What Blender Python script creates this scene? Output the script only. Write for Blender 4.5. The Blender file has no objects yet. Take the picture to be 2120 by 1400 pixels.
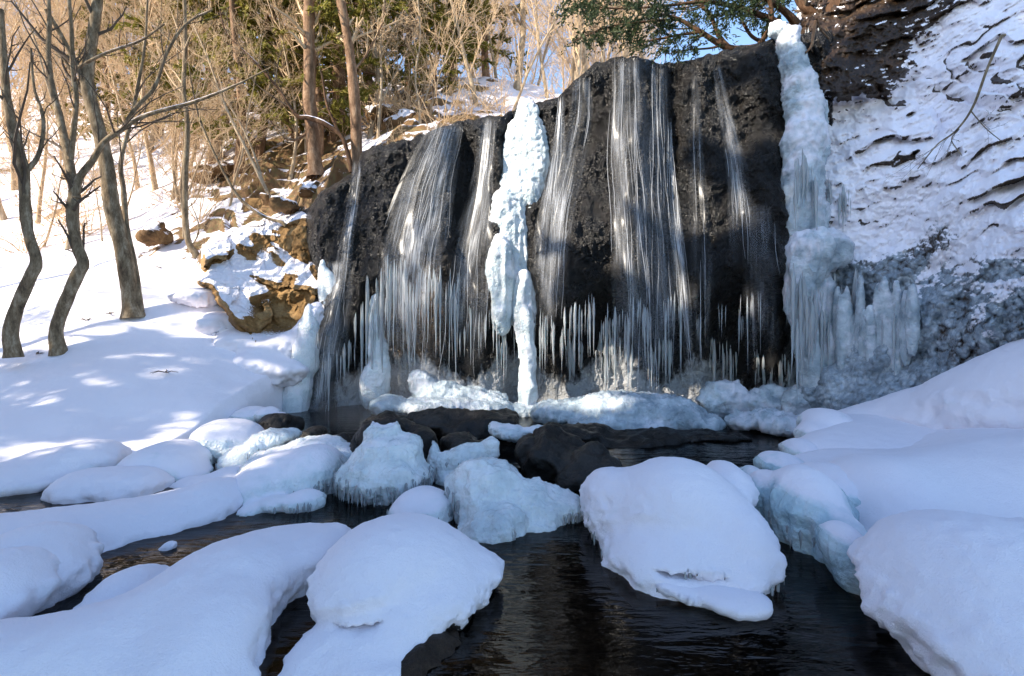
import bpy, math, random
import numpy as np
from mathutils import Vector

random.seed(7)
rng = np.random.default_rng(7)
C = bpy.context.scene.collection
SC = bpy.context.scene

# ------------------------------------------------------------------ camera, light, exposure
CAM_H, FPX, CX, HY = 1.5, 1060.0, 1060.0, 670.0
cam = bpy.data.cameras.new('camera')
cam.sensor_width = 36.0
cam.lens = 18.0
cam.shift_y = -(700.0 - HY) / 2120.0
cam.clip_start = 0.05
cam.clip_end = 500.0
cam_o = bpy.data.objects.new('camera', cam)
cam_o.location = (0, 0, CAM_H)
cam_o.rotation_euler = (math.radians(90), 0, 0)
C.objects.link(cam_o)
SC.camera = cam_o

SUN_DIR = np.array([-0.80, -0.45, 0.50]); SUN_DIR /= np.linalg.norm(SUN_DIR)     # towards the sun
SUN_EL = math.asin(SUN_DIR[2])
sun = bpy.data.lights.new('sun', 'SUN')
sun.energy = 4.2
sun.angle = math.radians(0.6)
sun.color = (1.0, 0.90, 0.76)
sun_o = bpy.data.objects.new('sun', sun)
sun_o.rotation_euler = Vector(SUN_DIR).to_track_quat('Z', 'Y').to_euler()
sun_o.location = (-20, -12, 18)
C.objects.link(sun_o)

world = bpy.data.worlds.new('World')
SC.world = world
world.use_nodes = True
wn = world.node_tree.nodes
sky = wn.new('ShaderNodeTexSky')
sky.sky_type = 'NISHITA'
sky.sun_disc = False
sky.sun_elevation = SUN_EL
sky.sun_rotation = math.atan2(SUN_DIR[0], SUN_DIR[1])
sky.air_density = 1.0
sky.dust_density = 0.4
sky.ozone_density = 2.2
world.node_tree.links.new(sky.outputs[0], wn['Background'].inputs[0])
wn['Background'].inputs[1].default_value = 0.15
SC.view_settings.view_transform = 'Standard'
SC.view_settings.look = 'None'
SC.view_settings.gamma = 1
SC.view_settings.exposure = 1.38
SC.cycles.max_bounces = 8
SC.cycles.transparent_max_bounces = 16
SC.cycles.diffuse_bounces = 4
SC.cycles.use_denoising = True
SC.cycles.sample_clamp_indirect = 4.0


def P(px, py, Y):
    return np.array([(px - CX) / FPX * Y, Y, CAM_H - (py - HY) / FPX * Y])


# ------------------------------------------------------------------ noise
TB = rng.random((64, 64, 64)).astype(np.float32)


def vnoise(p):
    i = np.floor(p).astype(np.int64)
    f = p - i
    f = f * f * f * (f * (f * 6 - 15) + 10)
    x0, y0, z0 = (i[..., k] & 63 for k in range(3))
    x1, y1, z1 = (x0 + 1) & 63, (y0 + 1) & 63, (z0 + 1) & 63
    fx, fy, fz = f[..., 0], f[..., 1], f[..., 2]
    a = TB[x0, y0, z0] * (1 - fx) + TB[x1, y0, z0] * fx
    b = TB[x0, y1, z0] * (1 - fx) + TB[x1, y1, z0] * fx
    c = TB[x0, y0, z1] * (1 - fx) + TB[x1, y0, z1] * fx
    d = TB[x0, y1, z1] * (1 - fx) + TB[x1, y1, z1] * fx
    return ((a * (1 - fy) + b * fy) * (1 - fz) + (c * (1 - fy) + d * fy) * fz) * 2 - 1


ROT = np.array([[0.0, 0.8, 0.6], [-0.8, 0.36, -0.48], [-0.6, -0.48, 0.64]])


def fbm(p, oct=4, gain=0.5, lac=2.03):
    s, a, q = 0.0, 1.0, np.asarray(p, dtype=float)
    for k in range(oct):
        s = s + a * vnoise(q + 11.3 * k)
        q = (q @ ROT) * lac
        a *= gain
    return s


def billow(p, oct=3, gain=0.5):
    s, a, q = 0.0, 1.0, np.asarray(p, dtype=float)
    for k in range(oct):
        s = s + a * (1 - 2 * np.abs(vnoise(q + 7.7 * k)))
        q = (q @ ROT) * 2.03
        a *= gain
    return s


def knobs(u, v, seed=0):
    """distance to the nearest jittered cell point and a value for that cell"""
    iu, iv = np.floor(u).astype(int), np.floor(v).astype(int)
    best = np.full(u.shape, 9.0); val = np.zeros(u.shape)
    for du in (-1, 0, 1):
        for dv in (-1, 0, 1):
            a, b = (iu + du) & 63, (iv + dv) & 63
            jx = iu + du + TB[a, b, seed & 63]
            jy = iv + dv + TB[a, b, (seed + 1) & 63]
            d = np.hypot(u - jx, v - jy)
            m = d < best
            best = np.where(m, d, best)
            val = np.where(m, TB[a, b, (seed + 2) & 63], val)
    return best, val


def sstep(a, b, x):
    t = np.clip((x - a) / (b - a), 0, 1)
    return t * t * (3 - 2 * t)


def tps_fit(xy, v, smooth=0.0):
    xy = np.asarray(xy, float); v = np.asarray(v, float); n = len(xy)
    d2 = ((xy[:, None] - xy[None]) ** 2).sum(-1)
    K = np.where(d2 > 0, 0.5 * d2 * np.log(np.maximum(d2, 1e-12)), 0) + smooth * np.eye(n)
    Q = np.c_[np.ones(n), xy]
    A = np.block([[K, Q], [Q.T, np.zeros((3, 3))]])
    w = np.linalg.solve(A, np.r_[v, 0, 0, 0])

    def f(x, y):
        x, y = np.broadcast_arrays(np.asarray(x, float), np.asarray(y, float))
        r = w[n] + w[n + 1] * x + w[n + 2] * y
        for k in range(n):
            d = (x - xy[k, 0]) ** 2 + (y - xy[k, 1]) ** 2
            r = r + w[k] * 0.5 * d * np.log(np.maximum(d, 1e-12))
        return r
    return f


# ------------------------------------------------------------------ object helpers
def mk(name, V, F, mat, parent=None, attrs=None, uv=None, smooth=True):
    V = np.asarray(V, np.float32); F = np.asarray(F, np.int32)
    me = bpy.data.meshes.new(name)
    n, k = F.shape
    me.vertices.add(len(V)); me.vertices.foreach_set('co', V.ravel())
    me.loops.add(n * k); me.loops.foreach_set('vertex_index', F.ravel())
    me.polygons.add(n)
    me.polygons.foreach_set('loop_start', np.arange(0, n * k, k, dtype=np.int32))
    me.polygons.foreach_set('use_smooth', np.full(n, smooth))
    me.update(calc_edges=True)
    for an, av in (attrs or {}).items():
        at = me.attributes.new(an, 'FLOAT', 'POINT')
        at.data.foreach_set('value', np.asarray(av, np.float32).ravel())
    if uv is not None:
        ul = me.uv_layers.new(name='UVMap')
        ul.data.foreach_set('uv', np.asarray(uv, np.float32)[F.ravel()].ravel())
    if mat is not None:
        me.materials.append(mat)
    o = bpy.data.objects.new(name, me)
    C.objects.link(o)
    if parent is not None:
        o.parent = parent
        o.matrix_parent_inverse = parent.matrix_world.inverted()
    return o


def tag(o, label=None, cat=None, group=None, kind=None):
    if label: o['label'] = label
    if cat: o['category'] = cat
    if group: o['group'] = group
    if kind: o['kind'] = kind
    return o


def thing(name, label, cat, loc=(0, 0, 0), group=None):
    o = bpy.data.objects.new(name, None)
    o.empty_display_size = 0.2
    o.location = tuple(float(c) for c in loc)
    C.objects.link(o)
    bpy.context.view_layer.update() if False else None
    o.matrix_world.translation = o.location
    from mathutils import Matrix
    o.matrix_world = Matrix.Translation(o.location)
    return tag(o, label, cat, group)


def child(name, me, parent, kind=None):
    """a child that uses local coordinates of its parent"""
    o = bpy.data.objects.new(name, me)
    C.objects.link(o)
    o.parent = parent
    if kind: o['kind'] = kind
    return o


def grid_faces(nr, nc, flip=False):
    a = np.arange(nr * nc).reshape(nr, nc)
    q = np.stack([a[:-1, :-1], a[:-1, 1:], a[1:, 1:], a[1:, :-1]], -1).reshape(-1, 4)
    return q[:, ::-1] if flip else q


def vnormals(V, F):
    V = np.asarray(V)
    n = np.cross(V[F[:, 2]] - V[F[:, 0]], V[F[:, 3 if F.shape[1] == 4 else 1]] - V[F[:, 1 if F.shape[1] == 4 else 0]])
    if F.shape[1] == 3:
        n = np.cross(V[F[:, 1]] - V[F[:, 0]], V[F[:, 2]] - V[F[:, 0]])
    N = np.zeros_like(V)
    for k in range(F.shape[1]):
        for c in range(3):
            N[:, c] += np.bincount(F[:, k], n[:, c], len(V))
    return N / np.maximum(np.linalg.norm(N, axis=1, keepdims=True), 1e-12)


# ------------------------------------------------------------------ materials
def newmat(name):
    m = bpy.data.materials.new(name)
    m.use_nodes = True
    nt = m.node_tree
    return m, nt, nt.nodes['Principled BSDF'], nt.nodes['Material Output']


def N(nt, t, **kw):
    n = nt.nodes.new(t)
    for k, v in kw.items():
        if k.startswith('i_'):
            key = k[2:]
            n.inputs[int(key) if key.isdigit() else key].default_value = v
        else:
            setattr(n, k, v)
    return n


def ramp(nt, src, stops, interp='LINEAR'):
    r = N(nt, 'ShaderNodeValToRGB')
    r.color_ramp.interpolation = interp
    el = r.color_ramp.elements
    while len(el) < len(stops): el.new(0.5)
    for e, (p, c) in zip(el, stops):
        e.position = p
        e.color = c if len(c) == 4 else (*c, 1)
    nt.links.new(src, r.inputs[0])
    return r.outputs[0]


def g3(v): return (v, v, v)


def noise_tex(nt, scale, detail=4, rough=0.55, vec=None, stretch=None, dist=0.0):
    n = N(nt, 'ShaderNodeTexNoise')
    n.inputs['Scale'].default_value = scale
    n.inputs['Detail'].default_value = detail
    n.inputs['Roughness'].default_value = rough
    n.inputs['Distortion'].default_value = dist
    if vec is None:
        ge = N(nt, 'ShaderNodeNewGeometry'); vec = ge.outputs['Position']
    if stretch:
        mp = N(nt, 'ShaderNodeMapping')
        mp.inputs['Scale'].default_value = stretch
        nt.links.new(vec, mp.inputs[0]); vec = mp.outputs[0]
    nt.links.new(vec, n.inputs['Vector'])
    return n.outputs[0]


def bump(nt, h, strength, dist, prev=None):
    b = N(nt, 'ShaderNodeBump')
    b.inputs['Strength'].default_value = strength
    b.inputs['Distance'].default_value = dist
    nt.links.new(h, b.inputs['Height'])
    if prev is not None: nt.links.new(prev, b.inputs['Normal'])
    return b.outputs[0]


def mixc(nt, fac, a, b):
    m = N(nt, 'ShaderNodeMix', data_type='RGBA')
    for s, v in ((fac, m.inputs[0]), (a, m.inputs[6]), (b, m.inputs[7])):
        if hasattr(s, 'links') or hasattr(s, 'is_linked'): nt.links.new(s, v)
        else: v.default_value = s if not isinstance(s, tuple) or len(s) == 4 else (*s, 1)
    return m.outputs[2]


def math_n(nt, op, a, b=None, clamp=False):
    m = N(nt, 'ShaderNodeMath', operation=op, use_clamp=clamp)
    for i, s in enumerate((a, b)):
        if s is None: continue
        if isinstance(s, (int, float)): m.inputs[i].default_value = s
        else: nt.links.new(s, m.inputs[i])
    return m.outputs[0]


def attr(nt, name):
    a = N(nt, 'ShaderNodeAttribute'); a.attribute_name = name
    return a.outputs['Fac']


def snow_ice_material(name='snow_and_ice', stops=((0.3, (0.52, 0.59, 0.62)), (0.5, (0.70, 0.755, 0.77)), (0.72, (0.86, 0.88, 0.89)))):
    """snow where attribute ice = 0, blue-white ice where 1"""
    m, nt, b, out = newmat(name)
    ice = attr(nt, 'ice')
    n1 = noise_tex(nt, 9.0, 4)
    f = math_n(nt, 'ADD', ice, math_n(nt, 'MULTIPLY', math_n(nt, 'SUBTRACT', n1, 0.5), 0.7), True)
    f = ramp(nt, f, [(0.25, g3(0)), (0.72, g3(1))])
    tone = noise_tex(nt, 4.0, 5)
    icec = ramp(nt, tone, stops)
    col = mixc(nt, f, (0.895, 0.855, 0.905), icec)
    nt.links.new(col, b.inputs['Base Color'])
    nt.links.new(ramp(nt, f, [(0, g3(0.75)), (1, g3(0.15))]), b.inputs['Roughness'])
    b.inputs['Specular IOR Level'].default_value = 0.35
    nt.links.new(math_n(nt, 'MULTIPLY', f, 0.22), b.inputs['Subsurface Weight'])
    b.inputs['Subsurface Radius'].default_value = (0.5, 0.85, 1.0)
    b.inputs['Subsurface Scale'].default_value = 0.06
    s1 = noise_tex(nt, 120.0, 3, 0.7)
    s2 = noise_tex(nt, 22.0, 4, 0.6)
    v = N(nt, 'ShaderNodeTexVoronoi'); v.inputs['Scale'].default_value = 38
    v.feature = 'SMOOTH_F1'
    ge = N(nt, 'ShaderNodeNewGeometry'); nt.links.new(ge.outputs['Position'], v.inputs['Vector'])
    s3 = noise_tex(nt, 42.0, 5, 0.7)
    h = math_n(nt, 'ADD', math_n(nt, 'ADD', math_n(nt, 'MULTIPLY', s1, 0.4), math_n(nt, 'MULTIPLY', s3, 0.5)),
               math_n(nt, 'MULTIPLY', f, math_n(nt, 'ADD', math_n(nt, 'MULTIPLY', s2, 1.2), math_n(nt, 'MULTIPLY', v.outputs[0], -0.9))))
    nt.links.new(bump(nt, h, 0.8, 0.018), b.inputs['Normal'])
    return m


def clear_ice_material(name='clear_ice', base=(0.70, 0.74, 0.76)):
    m, nt, b, out = newmat(name)
    n = noise_tex(nt, 7.0, 4, 0.6, None, (1, 1, 0.35))
    nt.links.new(ramp(nt, n, [(0.3, tuple(0.72 * c for c in base)), (0.7, base)]), b.inputs['Base Color'])
    b.inputs['Roughness'].default_value = 0.16
    b.inputs['IOR'].default_value = 1.31
    b.inputs['Transmission Weight'].default_value = 0.5
    b.inputs['Subsurface Weight'].default_value = 0.25
    b.inputs['Subsurface Radius'].default_value = (0.5, 0.9, 1.0)
    b.inputs['Subsurface Scale'].default_value = 0.04
    h = noise_tex(nt, 30.0, 4, 0.65, None, (1, 1, 0.4))
    nt.links.new(bump(nt, h, 0.7, 0.012), b.inputs['Normal'])
    return m


def wet_rock_material():
    m, nt, b, out = newmat('wet_black_rock')
    n1 = noise_tex(nt, 1.6, 5, 0.6)
    n2 = noise_tex(nt, 14.0, 5, 0.65)
    n3 = noise_tex(nt, 42.0, 4, 0.7)
    base = ramp(nt, n2, [(0.3, (0.0025, 0.0025, 0.0028)), (0.55, (0.006, 0.0056, 0.0054)), (0.8, (0.022, 0.018, 0.015))])
    br = attr(nt, 'brown')
    brc = ramp(nt, n2, [(0.3, (0.06, 0.035, 0.016)), (0.6, (0.17, 0.10, 0.045)), (0.8, (0.25, 0.17, 0.09))])
    brf = math_n(nt, 'MULTIPLY', br, ramp(nt, n1, [(0.3, g3(0.5)), (0.55, g3(1))]), True)
    st = noise_tex(nt, 5.0, 4, 0.6, None, (1, 1, 0.09))
    base = mixc(nt, ramp(nt, st, [(0.42, g3(0)), (0.68, g3(0.75))]), base, (0.017, 0.013, 0.0095))
    c1 = mixc(nt, brf, base, brc)
    fz = noise_tex(nt, 7.0, 5, 0.65, None, (1, 1, 0.3))
    ff = ramp(nt, math_n(nt, 'ADD', attr(nt, 'frost'), math_n(nt, 'MULTIPLY', math_n(nt, 'SUBTRACT', fz, 0.5), 1.3)), [(0.42, g3(0)), (0.72, g3(1))])
    nt.links.new(mixc(nt, ff, c1, (0.46, 0.47, 0.48)), b.inputs['Base Color'])
    nt.links.new(ramp(nt, n1, [(0.35, g3(0.16)), (0.65, g3(0.38))]), b.inputs['Roughness'])
    b.inputs['Specular IOR Level'].default_value = 0.5
    v = N(nt, 'ShaderNodeTexVoronoi'); v.inputs['Scale'].default_value = 22
    ge = N(nt, 'ShaderNodeNewGeometry'); nt.links.new(ge.outputs['Position'], v.inputs['Vector'])
    h = math_n(nt, 'ADD', math_n(nt, 'ADD', n2, math_n(nt, 'MULTIPLY', n3, 0.6)), math_n(nt, 'MULTIPLY', v.outputs[0], -0.6))
    nt.links.new(bump(nt, h, 1.0, 0.055), b.inputs['Normal'])
    return m


def brown_rock_material(name, dark, mid, light, rough=0.8):
    m, nt, b, out = newmat(name)
    n1 = noise_tex(nt, 2.2, 5, 0.65, None, None, 0.4)
    n2 = noise_tex(nt, 18.0, 5, 0.7)
    f = math_n(nt, 'ADD', math_n(nt, 'MULTIPLY', n1, 0.65), math_n(nt, 'MULTIPLY', n2, 0.35))
    rock = ramp(nt, f, [(0.32, dark), (0.5, mid), (0.68, light)])
    sn = attr(nt, 'snow')
    n4 = noise_tex(nt, 30.0, 3)
    sf = ramp(nt, math_n(nt, 'ADD', sn, math_n(nt, 'MULTIPLY', math_n(nt, 'SUBTRACT', n4, 0.5), 0.8)), [(0.42, g3(0)), (0.58, g3(1))])
    nt.links.new(mixc(nt, sf, rock, (0.885, 0.86, 0.90)), b.inputs['Base Color'])
    b.inputs['Roughness'].default_value = rough
    b.inputs['Specular IOR Level'].default_value = 0.25
    h = math_n(nt, 'ADD', n1, math_n(nt, 'MULTIPLY', n2, 0.5))
    nt.links.new(bump(nt, h, 0.9, 0.05), b.inputs['Normal'])
    return m


def cliff_material():
    """attributes: snow 0..1, ice 0..1; brown-black rock where neither"""
    m, nt, b, out = newmat('snowy_cliff')
    n2 = noise_tex(nt, 16.0, 5, 0.65)
    n1 = noise_tex(nt, 2.5, 4)
    rock = ramp(nt, n2, [(0.3, (0.014, 0.009, 0.006)), (0.55, (0.045, 0.026, 0.014)), (0.8, (0.11, 0.065, 0.034))])
    icec = ramp(nt, math_n(nt, 'ADD', math_n(nt, 'MULTIPLY', n1, .5), math_n(nt, 'MULTIPLY', noise_tex(nt, 11.0, 4, .6), .5)), [(0.32, (0.09, 0.11, 0.13)), (0.5, (0.27, 0.32, 0.36)), (0.68, (0.55, 0.61, 0.65))])
    n4 = noise_tex(nt, 26.0, 3)
    d = math_n(nt, 'MULTIPLY', math_n(nt, 'SUBTRACT', n4, 0.5), 0.6)
    fi = ramp(nt, math_n(nt, 'ADD', attr(nt, 'ice'), d), [(0.35, g3(0)), (0.65, g3(1))])
    fs = ramp(nt, math_n(nt, 'ADD', attr(nt, 'snow'), d), [(0.40, g3(0)), (0.60, g3(1))])
    c = mixc(nt, fi, rock, icec)
    c = mixc(nt, fs, c, (0.89, 0.86, 0.90))
    nt.links.new(c, b.inputs['Base Color'])
    r = math_n(nt, 'ADD', 0.5, math_n(nt, 'SUBTRACT', math_n(nt, 'MULTIPLY', fs, 0.3), math_n(nt, 'MULTIPLY', fi, 0.28)))
    nt.links.new(r, b.inputs['Roughness'])
    b.inputs['Specular IOR Level'].default_value = 0.4
    h = math_n(nt, 'ADD', n2, math_n(nt, 'MULTIPLY', noise_tex(nt, 60, 3), 0.5))
    nt.links.new(bump(nt, h, 0.5, 0.02), b.inputs['Normal'])
    return m


def terrain_material():
    m, nt, b, out = newmat('snowy_ground')
    n2 = noise_tex(nt, 9.0, 5, 0.7)
    earth = ramp(nt, n2, [(0.3, (0.07, 0.038, 0.018)), (0.5, (0.20, 0.115, 0.05)), (0.62, (0.16, 0.13, 0.05)), (0.78, (0.34, 0.24, 0.12))])
    n4 = noise_tex(nt, 14.0, 4, 0.7)
    d = math_n(nt, 'MULTIPLY', math_n(nt, 'SUBTRACT', n4, 0.5), 0.9)
    fs = ramp(nt, math_n(nt, 'ADD', attr(nt, 'snow'), d), [(0.42, g3(0)), (0.56, g3(1))])
    nt.links.new(mixc(nt, fs, earth, (0.90, 0.86, 0.90)), b.inputs['Base Color'])
    b.inputs['Roughness'].default_value = 0.7
    b.inputs['Specular IOR Level'].default_value = 0.3
    h = math_n(nt, 'ADD', math_n(nt, 'MULTIPLY', noise_tex(nt, 70, 3, 0.7), 0.25), math_n(nt, 'MULTIPLY', noise_tex(nt, 6, 3), 1.0))
    nt.links.new(bump(nt, h, 0.45, 0.03), b.inputs['Normal'])
    return m


def bark_material(name, a, bcol, c, scale=1.0):
    m, nt, b, out = newmat(name)
    n1 = noise_tex(nt, 11.0 * scale, 5, 0.65, None, (1, 1, 0.35))
    n2 = noise_tex(nt, 60.0 * scale, 3, 0.7, None, (1, 1, 0.3))
    f = math_n(nt, 'ADD', math_n(nt, 'MULTIPLY', n1, 0.7), math_n(nt, 'MULTIPLY', n2, 0.3))
    nt.links.new(ramp(nt, f, [(0.35, a), (0.5, bcol), (0.66, c)]), b.inputs['Base Color'])
    b.inputs['Roughness'].default_value = 0.85
    b.inputs['Specular IOR Level'].default_value = 0.2
    nt.links.new(bump(nt, f, 0.8, 0.02), b.inputs['Normal'])
    return m


def leaf_material(name, a, bcol, c):
    m, nt, b, out = newmat(name)
    n1 = noise_tex(nt, 1.7, 3)
    ge = N(nt, 'ShaderNodeNewGeometry')
    f = math_n(nt, 'ADD', math_n(nt, 'MULTIPLY', n1, 0.6), math_n(nt, 'MULTIPLY', ge.outputs['Random Per Island'], 0.4))
    col = ramp(nt, f, [(0.25, a), (0.5, bcol), (0.75, c)])
    nt.links.new(col, b.inputs['Base Color'])
    b.inputs['Roughness'].default_value = 0.6
    b.inputs['Specular IOR Level'].default_value = 0.25
    tr = N(nt, 'ShaderNodeBsdfTranslucent'); nt.links.new(col, tr.inputs[0])
    mx = N(nt, 'ShaderNodeMixShader'); mx.inputs[0].default_value = 0.3
    nt.links.new(b.outputs[0], mx.inputs[1]); nt.links.new(tr.outputs[0], mx.inputs[2])
    nt.links.new(mx.outputs[0], out.inputs[0])
    return m


def water_material():
    m, nt, b, out = newmat('dark_stream_water')
    nt.nodes.remove(b)
    gl = N(nt, 'ShaderNodeBsdfGlossy'); gl.inputs['Roughness'].default_value = 0.06
    gl.inputs['Color'].default_value = (0.75, 0.75, 0.75, 1)
    tr = N(nt, 'ShaderNodeBsdfTransparent'); tr.inputs[0].default_value = (0.16, 0.125, 0.10, 1)
    fr = N(nt, 'ShaderNodeFresnel'); fr.inputs[0].default_value = 1.33
    mx = N(nt, 'ShaderNodeMixShader')
    w1 = noise_tex(nt, 4.2, 3, 0.5, None, (0.55, 1.9, 1), 0.8)
    w2 = noise_tex(nt, 20.0, 2, 0.5, None, (0.5, 1.6, 1), 0.5)
    h = math_n(nt, 'ADD', w1, math_n(nt, 'MULTIPLY', w2, 0.3))
    nb = bump(nt, h, 0.22, 0.04)
    nt.links.new(nb, gl.inputs['Normal']); nt.links.new(nb, fr.inputs['Normal'])
    nt.links.new(fr.outputs[0], mx.inputs[0])
    nt.links.new(tr.outputs[0], mx.inputs[1]); nt.links.new(gl.outputs[0], mx.inputs[2])
    nt.links.new(mx.outputs[0], out.inputs[0])
    return m


def veil_material():
    m, nt, b, out = newmat('falling_water')
    nt.nodes.remove(b)
    uv = N(nt, 'ShaderNodeUVMap')
    n1 = noise_tex(nt, 1.0, 4, 0.6, uv.outputs[0], (38, 1.1, 1), 0.15)
    n2 = noise_tex(nt, 1.0, 3, 0.6, uv.outputs[0], (130, 3.0, 1), 0.1)
    n3 = noise_tex(nt, 1.0, 4, 0.6, uv.outputs[0], (6, 1.0, 1), 0.5)
    s = math_n(nt, 'ADD', math_n(nt, 'ADD', math_n(nt, 'MULTIPLY', n1, 0.5), math_n(nt, 'MULTIPLY', n2, 0.17)), math_n(nt, 'MULTIPLY', n3, 0.40))
    f = ramp(nt, s, [(0.40, g3(0.0)), (0.54, g3(0.24)), (0.72, g3(0.95))])
    fac = math_n(nt, 'MULTIPLY', f, attr(nt, 'flow'), True)
    df = N(nt, 'ShaderNodeBsdfDiffuse'); df.inputs[0].default_value = (0.82, 0.85, 0.9, 1)
    tl = N(nt, 'ShaderNodeBsdfTranslucent'); tl.inputs[0].default_value = (0.82, 0.85, 0.9, 1)
    gl = N(nt, 'ShaderNodeBsdfGlossy'); gl.inputs['Roughness'].default_value = 0.25
    m1 = N(nt, 'ShaderNodeMixShader'); m1.inputs[0].default_value = 0.25
    nt.links.new(df.outputs[0], m1.inputs[1]); nt.links.new(tl.outputs[0], m1.inputs[2])
    m2 = N(nt, 'ShaderNodeMixShader'); m2.inputs[0].default_value = 0.10
    nt.links.new(m1.outputs[0], m2.inputs[1]); nt.links.new(gl.outputs[0], m2.inputs[2])
    tr = N(nt, 'ShaderNodeBsdfTransparent')
    mx = N(nt, 'ShaderNodeMixShader')
    nt.links.new(fac, mx.inputs[0]); nt.links.new(tr.outputs[0], mx.inputs[1]); nt.links.new(m2.outputs[0], mx.inputs[2])
    nt.links.new(mx.outputs[0], out.inputs[0])
    return m


def strand_material():
    m, nt, b, out = newmat('water_strand')
    b.inputs['Base Color'].default_value = (0.82, 0.85, 0.9, 1)
    b.inputs['Roughness'].default_value = 0.3
    b.inputs['Alpha'].default_value = 0.5
    return m


def plain(name, col, rough=0.7):
    m, nt, b, out = newmat(name)
    n = noise_tex(nt, 25, 4)
    nt.links.new(ramp(nt, n, [(0.3, tuple(c * 0.8 for c in col)), (0.7, col)]), b.inputs['Base Color'])
    b.inputs['Roughness'].default_value = rough
    return m


SNOW = snow_ice_material()
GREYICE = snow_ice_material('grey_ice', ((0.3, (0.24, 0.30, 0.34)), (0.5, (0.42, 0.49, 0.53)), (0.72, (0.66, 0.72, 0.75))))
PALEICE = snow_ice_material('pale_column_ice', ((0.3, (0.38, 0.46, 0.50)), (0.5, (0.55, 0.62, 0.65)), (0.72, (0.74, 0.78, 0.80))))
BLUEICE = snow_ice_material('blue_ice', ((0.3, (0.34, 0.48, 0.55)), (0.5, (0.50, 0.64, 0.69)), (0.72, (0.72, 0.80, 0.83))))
ICE = clear_ice_material()
WETROCK = wet_rock_material()
OUTCROP = brown_rock_material('ochre_rock', (0.035, 0.02, 0.01), (0.15, 0.083, 0.035), (0.30, 0.19, 0.085))
DARKROCK = brown_rock_material('dark_stream_rock', (0.006, 0.006, 0.006), (0.018, 0.016, 0.014), (0.05, 0.042, 0.035), 0.35)
BROWNROCK = brown_rock_material('brown_mossy_rock', (0.02, 0.011, 0.006), (0.06, 0.032, 0.014), (0.12, 0.07, 0.03), 0.8)
DARKBROWN = brown_rock_material('dark_brown_rock', (0.006, 0.004, 0.003), (0.02, 0.012, 0.007), (0.055, 0.034, 0.02), 0.6)
CLIFF = cliff_material()
TERRAIN = terrain_material()
BARK_NEAR = bark_material('grey_brown_bark', (0.06, 0.043, 0.028), (0.19, 0.14, 0.085), (0.38, 0.315, 0.22))
BARK_RED = bark_material('red_brown_bark', (0.09, 0.05, 0.028), (0.22, 0.13, 0.075), (0.38, 0.26, 0.17))
BARK_TAN = bark_material('tan_bark', (0.18, 0.13, 0.085), (0.38, 0.29, 0.19), (0.55, 0.45, 0.33))
TWIG_TAN = plain('tan_twigs', (0.66, 0.47, 0.28), 0.8)
TWIG_DARK = plain('brown_twigs', (0.10, 0.07, 0.045), 0.8)
BARK_DARK = bark_material('dark_cedar_bark', (0.03, 0.016, 0.009), (0.085, 0.045, 0.024), (0.17, 0.10, 0.06))
LEAF_GOLD = leaf_material('olive_needles', (0.09, 0.10, 0.016), (0.22, 0.20, 0.034), (0.36, 0.30, 0.075))
LEAF_DARK = leaf_material('dark_needles', (0.012, 0.025, 0.012), (0.03, 0.05, 0.02), (0.07, 0.085, 0.03))
WATER = water_material()
VEIL = veil_material()
STRAND = strand_material()

# ------------------------------------------------------------------ implicit shapes
def surface_nets(Vf, origin, h):
    ins = Vf < 0
    nx, ny, nz = Vf.shape
    cs = (nx - 1, ny - 1, nz - 1)
    sm = np.zeros(cs + (3,), np.float32); cnt = np.zeros(cs, np.float32)
    corners = [(i, j, k) for i in (0, 1) for j in (0, 1) for k in (0, 1)]

    def sl(c): return tuple(slice(c[a], c[a] + cs[a]) for a in range(3))
    for c in corners:
        for ax in range(3):
            if c[ax]: continue
            d = list(c); d[ax] = 1
            a, b = Vf[sl(c)], Vf[sl(d)]
            m = ins[sl(c)] != ins[sl(d)]
            t = np.where(m, a / np.where(m, a - b, 1), 0)
            for q in range(3):
                sm[..., q] += np.where(m, c[q] + (t if q == ax else 0), 0)
            cnt += m
    act = cnt > 0
    idx = np.full(cs, -1, np.int64); idx[act] = np.arange(act.sum())
    pos = np.argwhere(act)
    V = origin + h * (pos + sm[act] / cnt[act][:, None])
    Fs = []
    for ax in range(3):
        a = [slice(None)] * 3; b = [slice(None)] * 3
        a[ax] = slice(0, -1); b[ax] = slice(1, None)
        A, B = ins[tuple(a)], ins[tuple(b)]
        o1, o2 = [q for q in range(3) if q != ax]
        e = np.argwhere(A != B)
        e = e[(e[:, o1] > 0) & (e[:, o2] > 0) & (e[:, o1] < Vf.shape[o1] - 1) & (e[:, o2] < Vf.shape[o2] - 1)]
        if not len(e): continue
        sgn = A[tuple(e.T)]
        def cell(d1, d2):
            q = e.copy(); q[:, o1] += d1; q[:, o2] += d2
            return idx[tuple(q.T)]
        quad = np.stack([cell(-1, -1), cell(0, -1), cell(0, 0), cell(-1, 0)], -1)
        fl = sgn if ax != 1 else ~sgn
        quad[~fl] = quad[~fl][:, ::-1]
        Fs.append(quad)
    return V, np.concatenate(Fs)


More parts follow.
